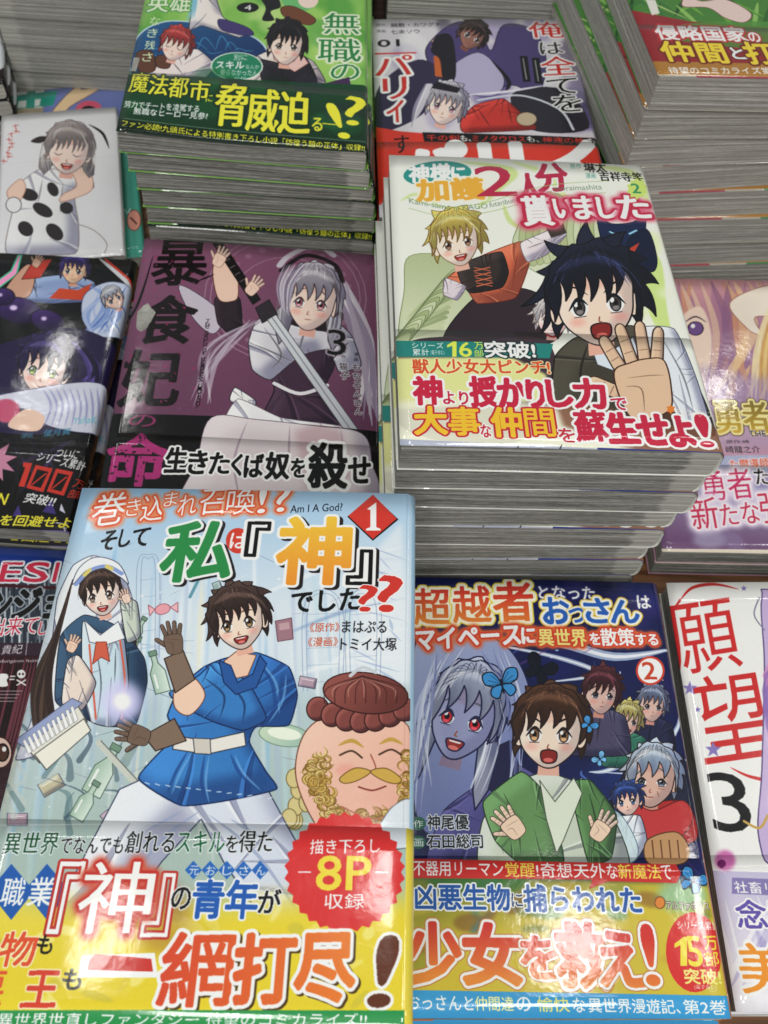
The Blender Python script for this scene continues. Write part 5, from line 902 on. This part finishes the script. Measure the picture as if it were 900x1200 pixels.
def art_I():
    c = Print('I', 4.0, '#e9e9ec', extra=13)
    R = random.Random(18)
    cloth(c, [(24, 215), (48, 198), (80, 200), (104, 200), (110, 220), (88, 232), (92, 262), (88, 297), (8, 297), (14, 250)], '#eeeef0', [[(50, 210), (44, 240)], [(74, 215), (70, 250)]], line='#8a7a7c', lw=1)
    for x, y, rx, ry in ((34, 228, 11, 7), (62, 222, 9, 6), (50, 246, 13, 7), (78, 244, 8, 7), (30, 268, 10, 8), (64, 272, 12, 8)): c.ell(x, y, rx, ry, '#3a3438', ang=R.uniform(0, 90), smooth=True)
    c.poly([(84, 198), (104, 198), (108, 222), (84, 234), (70, 236), (74, 228), (90, 218)], '#f5d2c0', smooth=True, line='#b98a78'); c.poly([(8, 225), (24, 210), (30, 222), (18, 240)], '#f5d2c0', smooth=True, line='#b98a78')
    c.ell(16, 240, 9, 9, '#f0f0f2', line='#4a4448')
    head(c, 80, 176, 54, ang=5, hair='#b0a7a4', hi='#dcd6d2', skin='#f9dfd2', eye='#7a6a6a', mouth='open', turn=-.05, bang=9, spiky=.02, seed=71, closed=True, line='#7a6f70', long=.06)
    c.poly([(36, 166), (46, 160), (58, 161), (48, 168)], '#3a3436', smooth=True); c.line([(104, 146), (120, 156), (128, 174)], 3.5, '#2a2426', taper=2)
    for i in range(18): c.line([(62 + i * 2.4, 152), (50 + i * 3.6, 175), (56 + i * 3.2, 206)], 1.3, R.choice(['#8f8684', '#d6cfcc', '#9f9694']), .6, taper=2)
    head(c, 80, 176, 54, ang=5, hair='#b0a7a4', hi='#dcd6d2', skin='#f9dfd2', eye='#7a6a6a', mouth='open', turn=-.05, bang=9, spiky=.02, seed=71, closed=True, line='#7a6f70', back=False)
    c.line([(88, 262), (110, 270), (125, 285), (122, 297)], 1, '#9a8a8c')
    for i in range(9): x, y = 17 + R.uniform(-5, 5) - i * 1.2, 148 + i * 5; c.line([(x - 4, y), (x + 5, y + R.uniform(-3, 3))], 1.8, '#cf5a52', .75, taper=2); c.line([(x, y - 3), (x + R.uniform(-2, 2), y + 4)], 1.5, '#cf5a52', .7, taper=2)
    c.mm = True; c.line([(0, 118), (128, 117)], .5, '#d6d6da', .8); c.mm = False
    return c

def art_T():
    c = Print('T', 3.5, '#3f9c8c', extra=13); R = random.Random(19)
    c.mm = True
    c.poly([(0, 0), (BW, 0), (BW, BH), (0, BH)], '#4aa894')
    for i in range(60): x, y = R.uniform(0, BW), R.uniform(0, BH); c.line([(x - 3, y + 2), (x, y - 2), (x + 3, y + 2)], 1.1, '#dff0e6', .8)
    c.poly([(20, 118), (BW, 118), (BW, BH), (20, BH)], '#7583bd')
    c.mm = False
    c.poly([(0, 108), (52, 104), (48, 136), (-8, 140)], '#e4ebe2'); c.poly([(5, 113), (68, 106), (62, 124), (2, 128)], '#2f9c8a'); c.poly([(22, 118), (48, 116), (46, 124), (20, 126)], '#dfe8e0'); c.poly([(32, 105), (42, 104), (40, 128), (30, 130)], '#2f9c8a'); c.poly([(18, 127), (52, 126), (50, 132), (16, 133)], '#a59a84')
    c.poly([(60, 134), (74, 116), (92, 100), (96, 105), (118, 102), (104, 112), (84, 124), (72, 134)], '#eccfa4', smooth=True, line='#8a5a3a', lw=.8); c.ell(104, 127, 15, 9, '#d9607a', ang=-5); c.ell(104, 128, 8, 4, '#241c28')
    c.ell(157, 258, 8, 12, '#e39c88', line='#7a3a30', lw=1); c.line([(153, 255), (160, 262)], 2, '#5a2a2a')
    c.mm = False
    return c

def art_L():
    c = Print('L', 5.0, '#2a2238', extra=12); R = random.Random(22)
    c.poly([(-200, 640), (110, 640), (90, 668), (-200, 668)], '#2c4a9c', grad=((30, 650), (30, 680), '#1c2c60'))
    c.poly([(-200, 664), (120, 660), (100, 778), (-200, 778)], '#39414e')
    for i in range(150):
        x = R.uniform(-12, 72); y = R.uniform(664, 770); c.line([(x, y), (x, y + R.uniform(6, 26))], R.uniform(.8, 2.4), R.choice(['#c3ccd4', '#7f8c98', '#20262e', '#e6ecf0', '#565f6c']), .8, smooth=False)
    for ch, x0, x1 in (('E', -2, 22), ('S', 27, 54), ('I', 61, 65)): c.text(ch, (x0, 682), (x1, 682), 23, '#c8284a', out=[(.10, '#e6ecf4')], bold=.09)
    c.line([(-4, 686), (64, 689)], 4, '#4a1420')
    c.text('ダ', (-50, 724), (-12, 724), 34, '#0e0c0e', out=[(.05, '#aab4bd')], bold=.07); c.text('ン', (-12, 724), (8, 724), 30, '#0e0c0e', out=[(.05, '#aab4bd')], bold=.08); c.text('ジョン', (12, 726), (110, 724), 36, '#0e0c0e', out=[(.05, '#aab4bd')], bold=.08)
    c.text('出来て', (-14, 746), (42, 743), 22, '#cf2c50', out=[(.08, '#f3f0f2')], bold=.02, mincho=True); c.text('しまう', (44, 744), (90, 743), 16, '#cf2c50', out=[(.08, '#f3f0f2')], bold=.03)
    c.poly([(-200, 752), (110, 754), (100, 770), (-200, 768)], '#43303e'); c.text('貴紀', (1, 767), (25, 766), 11, '#e6e2e6', bold=.02); c.line([(32, 752), (30, 770)], .8, '#cfc6cf')
    c.poly([(-200, 768), (110, 768), (90, 1000), (-200, 1000)], '#3c1c26')
    for i in range(26): x = -20 + i * 4.2; c.line([(x + 25, 770), (x + 12, 830), (x - 6, 900)], R.uniform(2, 4.5), R.choice(['#6a3040', '#2a1018', '#50202e', '#8a4a58', '#1c0a10']), .8, taper=2)
    c.text('the dungeon hunter', (-14, 778), (52, 777), 5, '#e9e2e6')
    c.poly([(0, 790), (8, 790), (10, 794), (8, 797), (9, 804), (-2, 804), (-1, 796)], WH, smooth=True); c.text('=', (11, 797), (17, 797), 5, WH, bold=.08); c.ell(25, 790, 5, 5, WH); c.ell(23, 790, 1.3, 1.5, '#3c1c26'); c.ell(27, 790, 1.3, 1.5, '#3c1c26'); c.line([(20, 797), (30, 803)], 1.6, WH); c.line([(30, 797), (20, 803)], 1.6, WH)
    for i in range(4): c.line([(0, 810 + i * 4), (26 - 3 * i, 810 + i * 4)], 1.0, '#c9bcc2', .8, smooth=False)
    c.ell(0, 882, 14, 18, '#e9cbbb', line='#3a1418', lw=1.5); c.ell(3, 882, 7, 10, '#5a3a2c', line='#1c0a0c', lw=2)
    c.ell(5, 878, 2.5, 3, WH)
    return c

def art_O():
    c = Print('O', 3.0, '#1c1418', extra=14); R = random.Random(1)
    c.mm = True
    c.poly([(90, 60), (128, 50), (128, 150), (100, 140)], '#b02c30'); c.poly([(110, 30), (128, 20), (128, 90), (114, 84)], '#d9dde2', smooth=True)
    for i in range(30): c.line([(R.uniform(0, 128), R.uniform(0, 182)), (R.uniform(0, 128), R.uniform(0, 182))], R.uniform(1, 4), R.choice(['#6a1c24', '#3a2c3c', '#8a8f9a']), .6, taper=2)
    c.mm = False
    return c

def art_wall(name, k):
    c = Print(name, 2.5, k, extra=18); c.mm = True; R = random.Random(hash_name(name))
    for i in range(40): c.ell(R.uniform(0, 128), R.uniform(0, 182), R.uniform(5, 25), R.uniform(5, 25), tuple(np.clip(hexc(k) * R.uniform(.6, 1.4), 0, 1)), alpha=.5, blur=1)
    c.poly([(0, 0), (146, 0), (146, 55), (0, 55)], tuple(hexc(k) * .7)); c.mm = False
    return c
# ------------------------------------------------------------------ materials
def mat(name): 
    m = bpy.data.materials.new(name); m.use_nodes = True
    nt = m.node_tree; b = nt.nodes['Principled BSDF']
    return m, nt, b
def N(nt, t, **kw):
    n = nt.nodes.new(t)
    for k, v in kw.items():
        if k in n.inputs: n.inputs[k].default_value = v
        else: setattr(n, k, v)
    return n

def cover_material(p, wavy=.25, crinkle=0.0, rough=.16):
    """glossy laminated paper: the print as colour, faint waves in the film"""
    m, nt, b = mat('cover_print'); L = nt.links.new
    im = N(nt, 'ShaderNodeTexImage'); im.image = p.image(); im.extension = 'EXTEND'; im.interpolation = 'Linear'
    hs = N(nt, 'ShaderNodeHueSaturation'); hs.inputs['Saturation'].default_value = .98; hs.inputs['Value'].default_value = .80
    L(im.outputs[0], hs.inputs['Color']); L(hs.outputs[0], b.inputs['Base Color'])
    b.inputs['Roughness'].default_value = .42; b.inputs['Specular IOR Level'].default_value = .12
    b.inputs['Coat Weight'].default_value = 1.0; b.inputs['Coat Roughness'].default_value = rough * .62; b.inputs['Coat IOR'].default_value = 1.5
    tc = N(nt, 'ShaderNodeTexCoord'); oi = N(nt, 'ShaderNodeObjectInfo'); ad = N(nt, 'ShaderNodeVectorMath', operation='ADD')
    L(tc.outputs['Object'], ad.inputs[0]); L(oi.outputs['Random'], ad.inputs[1])
    n1 = N(nt, 'ShaderNodeTexNoise'); n1.inputs['Scale'].default_value = 22; n1.inputs['Detail'].default_value = 2
    n2 = N(nt, 'ShaderNodeTexNoise'); n2.inputs['Scale'].default_value = 260; n2.inputs['Detail'].default_value = 3
    L(ad.outputs[0], n1.inputs['Vector']); L(ad.outputs[0], n2.inputs['Vector'])
    b1 = N(nt, 'ShaderNodeBump'); b1.inputs['Distance'].default_value = .0022 * wavy; b1.inputs['Strength'].default_value = 1.0; L(n1.outputs[0], b1.inputs['Height'])
    b2 = N(nt, 'ShaderNodeBump'); b2.inputs['Distance'].default_value = .00005 + .0006 * crinkle; b2.inputs['Strength'].default_value = .7; L(n2.outputs[0], b2.inputs['Height']); L(b1.outputs[0], b2.inputs['Normal'])
    L(b2.outputs[0], b.inputs['Coat Normal']); L(b1.outputs[0], b.inputs['Normal'])
    return m

def page_material(tone=1.0, soft=0.0):
    """cut edges of rough grey comic paper: hair-thin leaves, some printed to the edge"""
    m, nt, b = mat('page_edges'); L = nt.links.new
    tc = N(nt, 'ShaderNodeTexCoord'); oi = N(nt, 'ShaderNodeObjectInfo')
    mul = N(nt, 'ShaderNodeMath', operation='MULTIPLY'); mul.inputs[1].default_value = 7.0; L(oi.outputs['Random'], mul.inputs[0])
    cmb = N(nt, 'ShaderNodeCombineXYZ')
    for i in range(3): L(mul.outputs[0], cmb.inputs[i])
    ad = N(nt, 'ShaderNodeVectorMath', operation='ADD'); L(tc.outputs['Object'], ad.inputs[0]); L(cmb.outputs[0], ad.inputs[1])
    def streak(sx, sz, det, rough=.6):
        mp = N(nt, 'ShaderNodeMapping'); mp.inputs['Scale'].default_value = (sx, sx, sz); L(ad.outputs[0], mp.inputs['Vector'])
        n = N(nt, 'ShaderNodeTexNoise'); n.inputs['Scale'].default_value = 1.0; n.inputs['Detail'].default_value = det; n.inputs['Roughness'].default_value = rough; L(mp.outputs[0], n.inputs['Vector']); return n
    a = streak(30, 3800, 2); c2 = streak(230, 2600, 3, .7); d = streak(14, 520, 2)
    w = N(nt, 'ShaderNodeMix', data_type='FLOAT'); w.inputs[0].default_value = .42; L(a.outputs[0], w.inputs[2]); L(c2.outputs[0], w.inputs[3])
    w2 = N(nt, 'ShaderNodeMix', data_type='FLOAT'); w2.inputs[0].default_value = .30; L(w.outputs[0], w2.inputs[2]); L(d.outputs[0], w2.inputs[3])
    r = N(nt, 'ShaderNodeValToRGB'); e = r.color_ramp.elements
    e[0].position = .34; e[0].color = (.045, .044, .040, 1); e[1].position = .66; e[1].color = (.55, .54, .50, 1)
    k = e.new(.44); k.color = (.20, .198, .18, 1); k = e.new(.54); k.color = (.36, .355, .325, 1)
    for k in e: k.color = tuple(v * tone for v in k.color[:3]) + (1,)
    e[0].color = tuple(a + soft * (b_ - a) for a, b_ in zip(e[0].color, e[2].color)); e[1].color = tuple(a + soft * (b_ - a) for a, b_ in zip(e[1].color, e[2].color)); 
    L(w2.outputs[0], r.inputs[0])
    # the glued end near the spine is cleaner and paler
    sp = N(nt, 'ShaderNodeSeparateXYZ'); L(tc.outputs['Object'], sp.inputs[0])
    jit = N(nt, 'ShaderNodeMath', operation='MULTIPLY_ADD'); jit.inputs[1].default_value = .012; L(d.outputs[0], jit.inputs[0]); L(sp.outputs[0], jit.inputs[2])
    mr = N(nt, 'ShaderNodeMapRange'); mr.inputs['From Min'].default_value = .1195; mr.inputs['From Max'].default_value = .1215; L(jit.outputs[0], mr.inputs[0])
    sc = N(nt, 'ShaderNodeMath', operation='MULTIPLY'); sc.inputs[1].default_value = .6; L(mr.outputs[0], sc.inputs[0])
    mx = N(nt, 'ShaderNodeMix', data_type='RGBA'); L(sc.outputs[0], mx.inputs[0]); L(r.outputs[0], mx.inputs[6]); mx.inputs[7].default_value = (.50, .49, .44, 1)
    L(mx.outputs[2], b.inputs['Base Color']); b.inputs['Roughness'].default_value = .95; b.inputs['Specular IOR Level'].default_value = .1
    bp = N(nt, 'ShaderNodeBump'); bp.inputs['Distance'].default_value = .0005; bp.inputs['Strength'].default_value = .8; L(w.outputs[0], bp.inputs['Height']); L(bp.outputs[0], b.inputs['Normal'])
    return m

def table_material():
    m, nt, b = mat('table_wood'); L = nt.links.new
    tc = N(nt, 'ShaderNodeTexCoord'); mp = N(nt, 'ShaderNodeMapping'); mp.inputs['Scale'].default_value = (3, 60, 3); L(tc.outputs['Object'], mp.inputs['Vector'])
    n = N(nt, 'ShaderNodeTexNoise'); n.inputs['Scale'].default_value = 4; n.inputs['Detail'].default_value = 6; L(mp.outputs[0], n.inputs['Vector'])
    r = N(nt, 'ShaderNodeValToRGB'); r.color_ramp.elements[0].color = (.09, .035, .015, 1); r.color_ramp.elements[0].position = .35; r.color_ramp.elements[1].color = (.26, .12, .05, 1); r.color_ramp.elements[1].position = .7
    L(n.outputs[0], r.inputs[0]); L(r.outputs[0], b.inputs['Base Color']); b.inputs['Roughness'].default_value = .35
    return m
PAGES = page_material(.82); PALE_PAGES = page_material(1.05, .5); WOOD = table_material()

# ------------------------------------------------------------------ the table
def add_mesh(name, V, F, m, parent=None, uv=None, smooth=False):
    me = bpy.data.meshes.new(name); me.from_pydata([tuple(v) for v in V], [], F); me.materials.append(m)
    if uv is not None:
        l = me.uv_layers.new(name='print'); ids = np.empty(len(me.loops), dtype=int); me.loops.foreach_get('vertex_index', ids)
        l.data.foreach_set('uv', np.asarray(uv, np.float32)[ids].ravel())
    if smooth: me.polygons.foreach_set('use_smooth', [True] * len(me.polygons))
    me.update(); o = bpy.data.objects.new(name, me); col.objects.link(o); o.parent = parent
    return o
def slab(name, x0, x1, y0, y1, z0, z1, m, bev=.002):
    bm = bmesh.new(); bmesh.ops.create_cube(bm, size=1.0)
    for v in bm.verts: v.co = ((x0 + x1) / 2 + v.co.x * (x1 - x0), (y0 + y1) / 2 + v.co.y * (y1 - y0), (z0 + z1) / 2 + v.co.z * (z1 - z0))
    bmesh.ops.bevel(bm, geom=bm.edges[:], offset=bev, segments=2, affect='EDGES')
    me = bpy.data.meshes.new(name); bm.to_mesh(me); bm.free(); me.materials.append(m); o = bpy.data.objects.new(name, me); col.objects.link(o); return o
tb = slab('display_table', -.80, .62, -.06, 1.15, TABLE * S - .03, TABLE * S - .0005, WOOD)
tb['label'] = 'brown wooden display table top under all the book stacks'; tb['category'] = 'table'

# ------------------------------------------------------------------ one book, built of page block, jacket front, spine, back and belly band
def profile(T, off, r=3.2, n=7, x0=0.0):
    """cross-section of the jacket from the back's fore-edge round the spine to the front's fore-edge: x, z, arc length measured from the front"""
    P = []
    for x in np.linspace(x0, BW - r, 9)[:-1]: P.append((x, -off))
    for a in np.linspace(-90, 0, n): P.append((BW - r + (r + off) * math.cos(math.radians(a)), r + (r + off) * math.sin(math.radians(a))))
    for a in np.linspace(0, 90, n): P.append((BW - r + (r + off) * math.cos(math.radians(a)), T - r + (r + off) * math.sin(math.radians(a))))
    for x in np.linspace(BW - r, x0, 25)[1:]: P.append((x, T + off))
    P = np.array(P)
    return P

def sheet(name, T, y0, y1, off, sel, m, parent, res_w, thick, warp, ny=18, x0=0.0):
    """part of the jacket between profile points sel = (first, last), with real thickness"""
    P = profile(T, off, x0=x0); Q = profile(T, off + thick, x0=x0)
    n9 = 8; sections = {'back_cover': (0, n9 + 1), 'spine': (n9 + 1, n9 + 13), 'front_cover': (n9 + 12, len(P) - 1), 'all': (0, len(P) - 1)}
    a, b = sections[sel]
    ys = np.linspace(y0, y1, ny)
    # u runs: front flat part = x, then round the spine beyond BW
    def U(P):
        d = np.r_[0, np.cumsum(np.hypot(*(P[1:] - P[:-1]).T))]; i0 = n9 + 13       # last point of the upper bend
        u = np.where(np.arange(len(P)) >= i0, P[:, 0], P[i0, 0] + (d[i0] - d)); return u
    u = U(P); V, UV, F = [], [], []
    nx = b - a + 1
    for k, PP in enumerate((P, Q)):
        for y in ys:
            for i in range(a, b + 1):
                x, z = PP[i]; w = warp(x, y) * np.clip(z / T, 0, 1)
                V.append((x * S, y * S, (z + w) * S)); UV.append((np.clip(u[i], 0, res_w - .2) / res_w, y / BH))
    M = nx * ny
    for j in range(ny - 1):
        for i in range(nx - 1):
            p = j * nx + i; F.append((p + M, p + M + 1, p + M + nx + 1, p + M + nx)[::-1]); F.append((p, p + 1, p + nx + 1, p + nx))
    for i in range(nx - 1):
        p = i; F.append((p, p + M, p + M + 1, p + 1)); q = (ny - 1) * nx + i; F.append((q, q + 1, q + M + 1, q + M))
    for j in range(ny - 1):
        p = j * nx; F.append((p, p + nx, p + nx + M, p + M)); q = p + nx - 1; F.append((q, q + M, q + nx + M, q + nx))
    o = add_mesh(name, V, F, m, parent, UV, True)
    return o

def page_block(T, m, parent, warp, seed, lean=0.0):
    """the leaves in uneven signatures: ridged faces, rounded at the spine"""
    R = random.Random(seed); rows = max(9, int(T * 1.5)); zs = np.linspace(.15, T - .15, rows)
    nx = 15; V, F = [], []; r = 2.6
    grid = []
    for k, z in enumerate(zs):
        d = max(0, r - min(z, T - z)); xr = BW - 1.0 - (r - math.sqrt(max(0, r * r - d * d)))
        j1, j2 = R.uniform(-.22, .22), R.uniform(-.18, .18); sag = .35 * math.sin(k * 1.3 + seed)
        xl = .6 + R.uniform(-.15, .2) + lean * (z / T)
        for side in (0, 1):                                         # front row of points, then back row
            for i in range(nx):
                t = i / (nx - 1); x = xl + (xr - xl) * t
                y = (.38 + j1 + sag * .3 * math.sin(t * 5 + seed) + R.uniform(-.06, .06)) if side == 0 else BH - 1.6 - j2
                V.append((x * S, y * S, (z + warp(x, y) * z / T * .96) * S))
    st = 2 * nx
    for k in range(rows - 1):
        a, b = k * st, (k + 1) * st
        for i in range(nx - 1):
            F.append((a + i, a + i + 1, b + i + 1, b + i)); F.append((a + nx + i + 1, a + nx + i, b + nx + i, b + nx + i + 1))
        F.append((a + nx, a, b, b + nx)); F.append((a + nx - 1, a + st - 1, b + st - 1, b + nx - 1))
    for i in range(nx - 1):
        F.append((i, i + nx, i + nx + 1, i + 1)); a = (rows - 1) * st; F.append((a + i, a + i + 1, a + nx + i + 1, a + nx + i))
    return add_mesh('page_block', V, F, m, parent)

def make_book(name, prn, m, T, band=None, puff=1.0, dip=0.0, lift=0.0, seed=1, pages=None):
    """an Empty at the book's lower left corner carrying its parts; band = (height, slant) of the belly band"""
    e = bpy.data.objects.new(name, None); e.empty_display_size = .02; col.objects.link(e)
    rw = prn.w / prn.res
    def warp(x, y):
        t = min(max(x / BW, 0), 1); fy = max(0, 1 - y / 60.0)
        edge = math.sin(math.pi * min(1, t * 1.0))
        return puff * .6 * edge * (1 - .5 * abs(y / BH - .5)) - dip * math.sin(math.pi * t) * fy ** 2 + lift * (1 - t) * fy * .6 + .22 * math.sin(x * .06 + seed) * math.sin(y * .05 + seed * 2) * min(1, (BW - x) / 20 if x < BW else 0)
    page_block(T - .5, pages or PAGES, e, warp, seed).location = (0, 0, .25 * S)
    kw = dict(res_w=rw, warp=warp)
    sheet('back_cover', T - .5, 1.4, BH - .6, .02, 'back_cover', m, e, thick=.10, **kw).location = (0, 0, .25 * S)
    sheet('spine', T - .5, .4, BH - .6, .02, 'spine', m, e, thick=.16, **kw).location = (0, 0, .25 * S)
    sheet('front_cover', T - .5, .2, BH - .2, .02, 'front_cover', m, e, thick=.14, **kw).location = (0, 0, .25 * S)
    if band:
        o = sheet('belly_band', T - .5, 0.0, band, .18, 'all', m, e, thick=.07, ny=9, **kw); o.location = (0, 0, .25 * S)
    return e

def copy_book(e, name):
    c = e.copy(); c.name = name; col.objects.link(c)
    for ch in list(e.children):
        d = ch.copy(); col.objects.link(d); d.parent = c
    return c

def place(e, X, Y, Z, yaw, tx, ty):
    """set a book down: Z is the height of its top front corner on the fore-edge side"""
    a, b, g = math.radians(yaw), math.radians(tx), math.radians(ty)
    ux = Vector((math.cos(a), math.sin(a), math.tan(b))).normalized(); uy = Vector((-math.sin(a), math.cos(a), math.tan(g)))
    uz = ux.cross(uy).normalized(); uy = uz.cross(ux)
    M = Matrix(((ux.x, uy.x, uz.x, 0), (ux.y, uy.y, uz.y, 0), (ux.z, uy.z, uz.z, 0), (0, 0, 0, 1)))
    top = Vector((X, Y, Z)) * S
    M.translation = top - uz * (e['thick'] * S)
    e.matrix_world = M @ Matrix.Diagonal((e['size'][0], e['size'][1], 1, 1))

ORD = ['top', 'second', 'third', 'fourth', 'fifth', 'sixth', 'seventh', 'eighth', 'ninth', 'tenth', 'eleventh', 'twelfth']
def stack(key, prn, n, T, label_top, phrase, group, band=None, puff=1.0, dip=0, lift=0, crinkle=0, wavy=.25, shift=None, pose=None, jit=.45, name='comic_book', rough=.16, pages=None):
    m = cover_material(prn, wavy=wavy, crinkle=crinkle, rough=rough)
    seed = hash_name(key); R = random.Random(seed)
    first = make_book(name, prn, m, T, band, puff, dip, lift, seed % 17, pages)
    flat = make_book(name, prn, m, T, band, puff * .12, 0, 0, seed % 17 + 3, pages) if n > 1 else None
    X, Y, Z, yaw, tx, ty = pose or POSE[key]
    gap = (Z - TABLE - T) / max(1, n - 1) if n > 1 else T
    for k in range(n):
        e = first if k == 0 else (flat if k == 1 else copy_book(flat, name))
        dx, dy, dyaw = shift(k) if shift and k else ((R.uniform(-jit, jit), R.uniform(-jit, jit), R.uniform(-.5, .5)) if k else (0, 0, 0))
        e['thick'] = T; e['size'] = FORMAT.get(key, (1, 1)); f = (1 - k / max(1, n - 1)) if n > 1 else 1
        place(e, X + dx, Y + dy, Z - k * gap, yaw + dyaw, tx * f, ty * f)
        e['category'] = 'comic book'; e['group'] = group
        e['label'] = label_top if k == 0 else (('bottom' if k == n - 1 and n > 2 else ORD[k]) + ' comic book of the stack ' + phrase)
    return first
# ------------------------------------------------------------------ the stacks on the table
PR = {k: globals()['art_' + k]() for k in 'ABCDEFGHIJKLTO'}

def shD(k): return ((0, -.6, -.2, -3.4, -5.2, -7.0, -6, -7, -6)[k], (0, .9, 1.5, .7, .1, -.2, 0, .3, 0)[k], (0, .5, -.4, .6, -.2, .9, .3, 0, .4)[k])
stack('D', PR['D'], 9, 15.5, 'white comic with dark-haired boy holding out his palm, on top of the tall centre stack',
      'topped by the boy with outstretched palm', 'comics in the tall centre stack', band=62, puff=1.4, dip=.4, shift=shD)
def shH(k): return ((0, 2, 4.2, 5, 5.4, 5, 6, 5, 6, 5)[k], (0, .9, 1.5, 2.0, 2.4, .4, .6, 1, .8, 1)[k], (0, -.5, .6, -.2, .4, -1.9, 0, .5, -.4, .2)[k])
stack('H', PR['H'], 10, 12.1, 'green comic with yellow lettering on a dark green belly band, above the mauve comic',
      'topped by the green comic with yellow lettering', 'green comics in the tall upper left stack', band=52, puff=.4, dip=2.0, lift=.6, shift=shH)
stack('A', PR['A'], 9, 15.0, 'large nearest comic with boy in blue tunic and red diamond with number 1',
      'topped by the boy in a blue tunic', 'comics in the nearest stack', band=56, puff=1.2, wavy=.35)
stack('B', PR['B'], 3, 15.0, 'dark blue comic with shouting brown-haired boy in green vest and blue butterflies',
      'topped by the boy in a green vest', 'comics in the low lower right stack', band=57, puff=1.0, crinkle=.04, wavy=.22, shift=lambda k: ((0, .4, -.8)[k], (0, -1.6, .6)[k], (0, .2, .4)[k]))
stack('C', PR['C'], 2, 13.0, 'white comic with thin red brush lettering and black number 3 at the lower right edge',
      'topped by the white comic with red brush lettering', 'white comics at the lower right edge', band=58, puff=.8, wavy=.25)
stack('K', PR['K'], 6, 12.3, 'mauve comic with silver-haired swordswoman and heavy black lettering',
      'topped by the mauve swordswoman comic', 'mauve comics left of centre', band=51, puff=1.2, lift=.4)
stack('G', PR['G'], 6, 13.7, 'red and violet comic with number 01 lying behind the boy with the outstretched palm',
      'topped by the red and violet comic', 'red and violet comics behind the centre stack', band=62, puff=.8)
stack('J', PR['J'], 2, 11.0, 'black and purple comic in shiny film with red 100 on its band',
      'topped by the black and purple comic', 'black and purple comics at the left edge', band=50, puff=.9, crinkle=.02, wavy=.42)
stack('E', PR['E'], 2, 12.3, 'pink comic with long fair hair and gold lettering at the right edge',
      'topped by the pink comic with gold lettering', 'pink comics at the right edge', band=52, puff=1.0, crinkle=.06, wavy=.3)
def shF(k): return ((0, -1.5, -2, 0, 3, 7, 10, 12)[k], (0, .4, .2, -.2, .3, 0, .3, 0)[k], (0, 1.6, 3.1, 4.6, 2, 0, 1, 0)[k])
stack('F', PR['F'], 8, 18.4, 'green leafy comic with red and yellow lettering on the tall upper right stack',
      'topped by the green leafy comic', 'green leafy comics in the tall upper right stack', band=46, puff=.8, lift=.4, shift=shF, pages=PALE_PAGES)
stack('T', PR['T'], 1, 8.0, 'teal patterned booklet lying under the white booklet with the grey-haired girl', '', 'thin booklets at the upper left', puff=.3)
t = stack('I', PR['I'], 1, 7.5, 'white booklet in crinkled film with grey-haired girl in a black patched dress', '', 'thin booklets at the upper left', puff=.4, crinkle=.25, wavy=.5)
stack('L', PR['L'], 1, 9.0, 'dark comic with crimson latin letters and white skull, half under the nearest comic', '', 'single comics at the left edge', puff=.6)
stack('O', PR['O'], 3, 11.0, 'black and red comic just showing at the upper left edge', 'at the upper left edge', 'black and red comics at the upper left edge', puff=.5)
W1, W2 = art_wall('M', '#8f9088'), art_wall('N', '#8a867e')
stack('M', W1, 5, 19.5, 'pale-covered thick comic on the grey page wall at the upper left', 'whose grey pages fill the upper left corner', 'thick comics behind the green booklets', pose=(-165, 770, -335, 182.0, 0, 0), jit=.3, pages=PALE_PAGES)
stack('N', W2, 5, 19.5, 'grey-covered thick comic on the stack behind the red and violet comic', 'whose grey pages show behind the red and violet comic', 'thick comics at the top centre', pose=(-25, 592, -335, 3.0, 0, 0), jit=.6, pages=PALE_PAGES)
stack('P', art_wall('P', '#77767a'), 5, 19.5, 'thick comic on the stack half hidden behind the tall green stack', 'half hidden behind the tall green stack', 'thick comics behind the tall green stack', pose=(-165, 600, -338, 1.0, 0, 0), jit=.5, pages=PALE_PAGES)
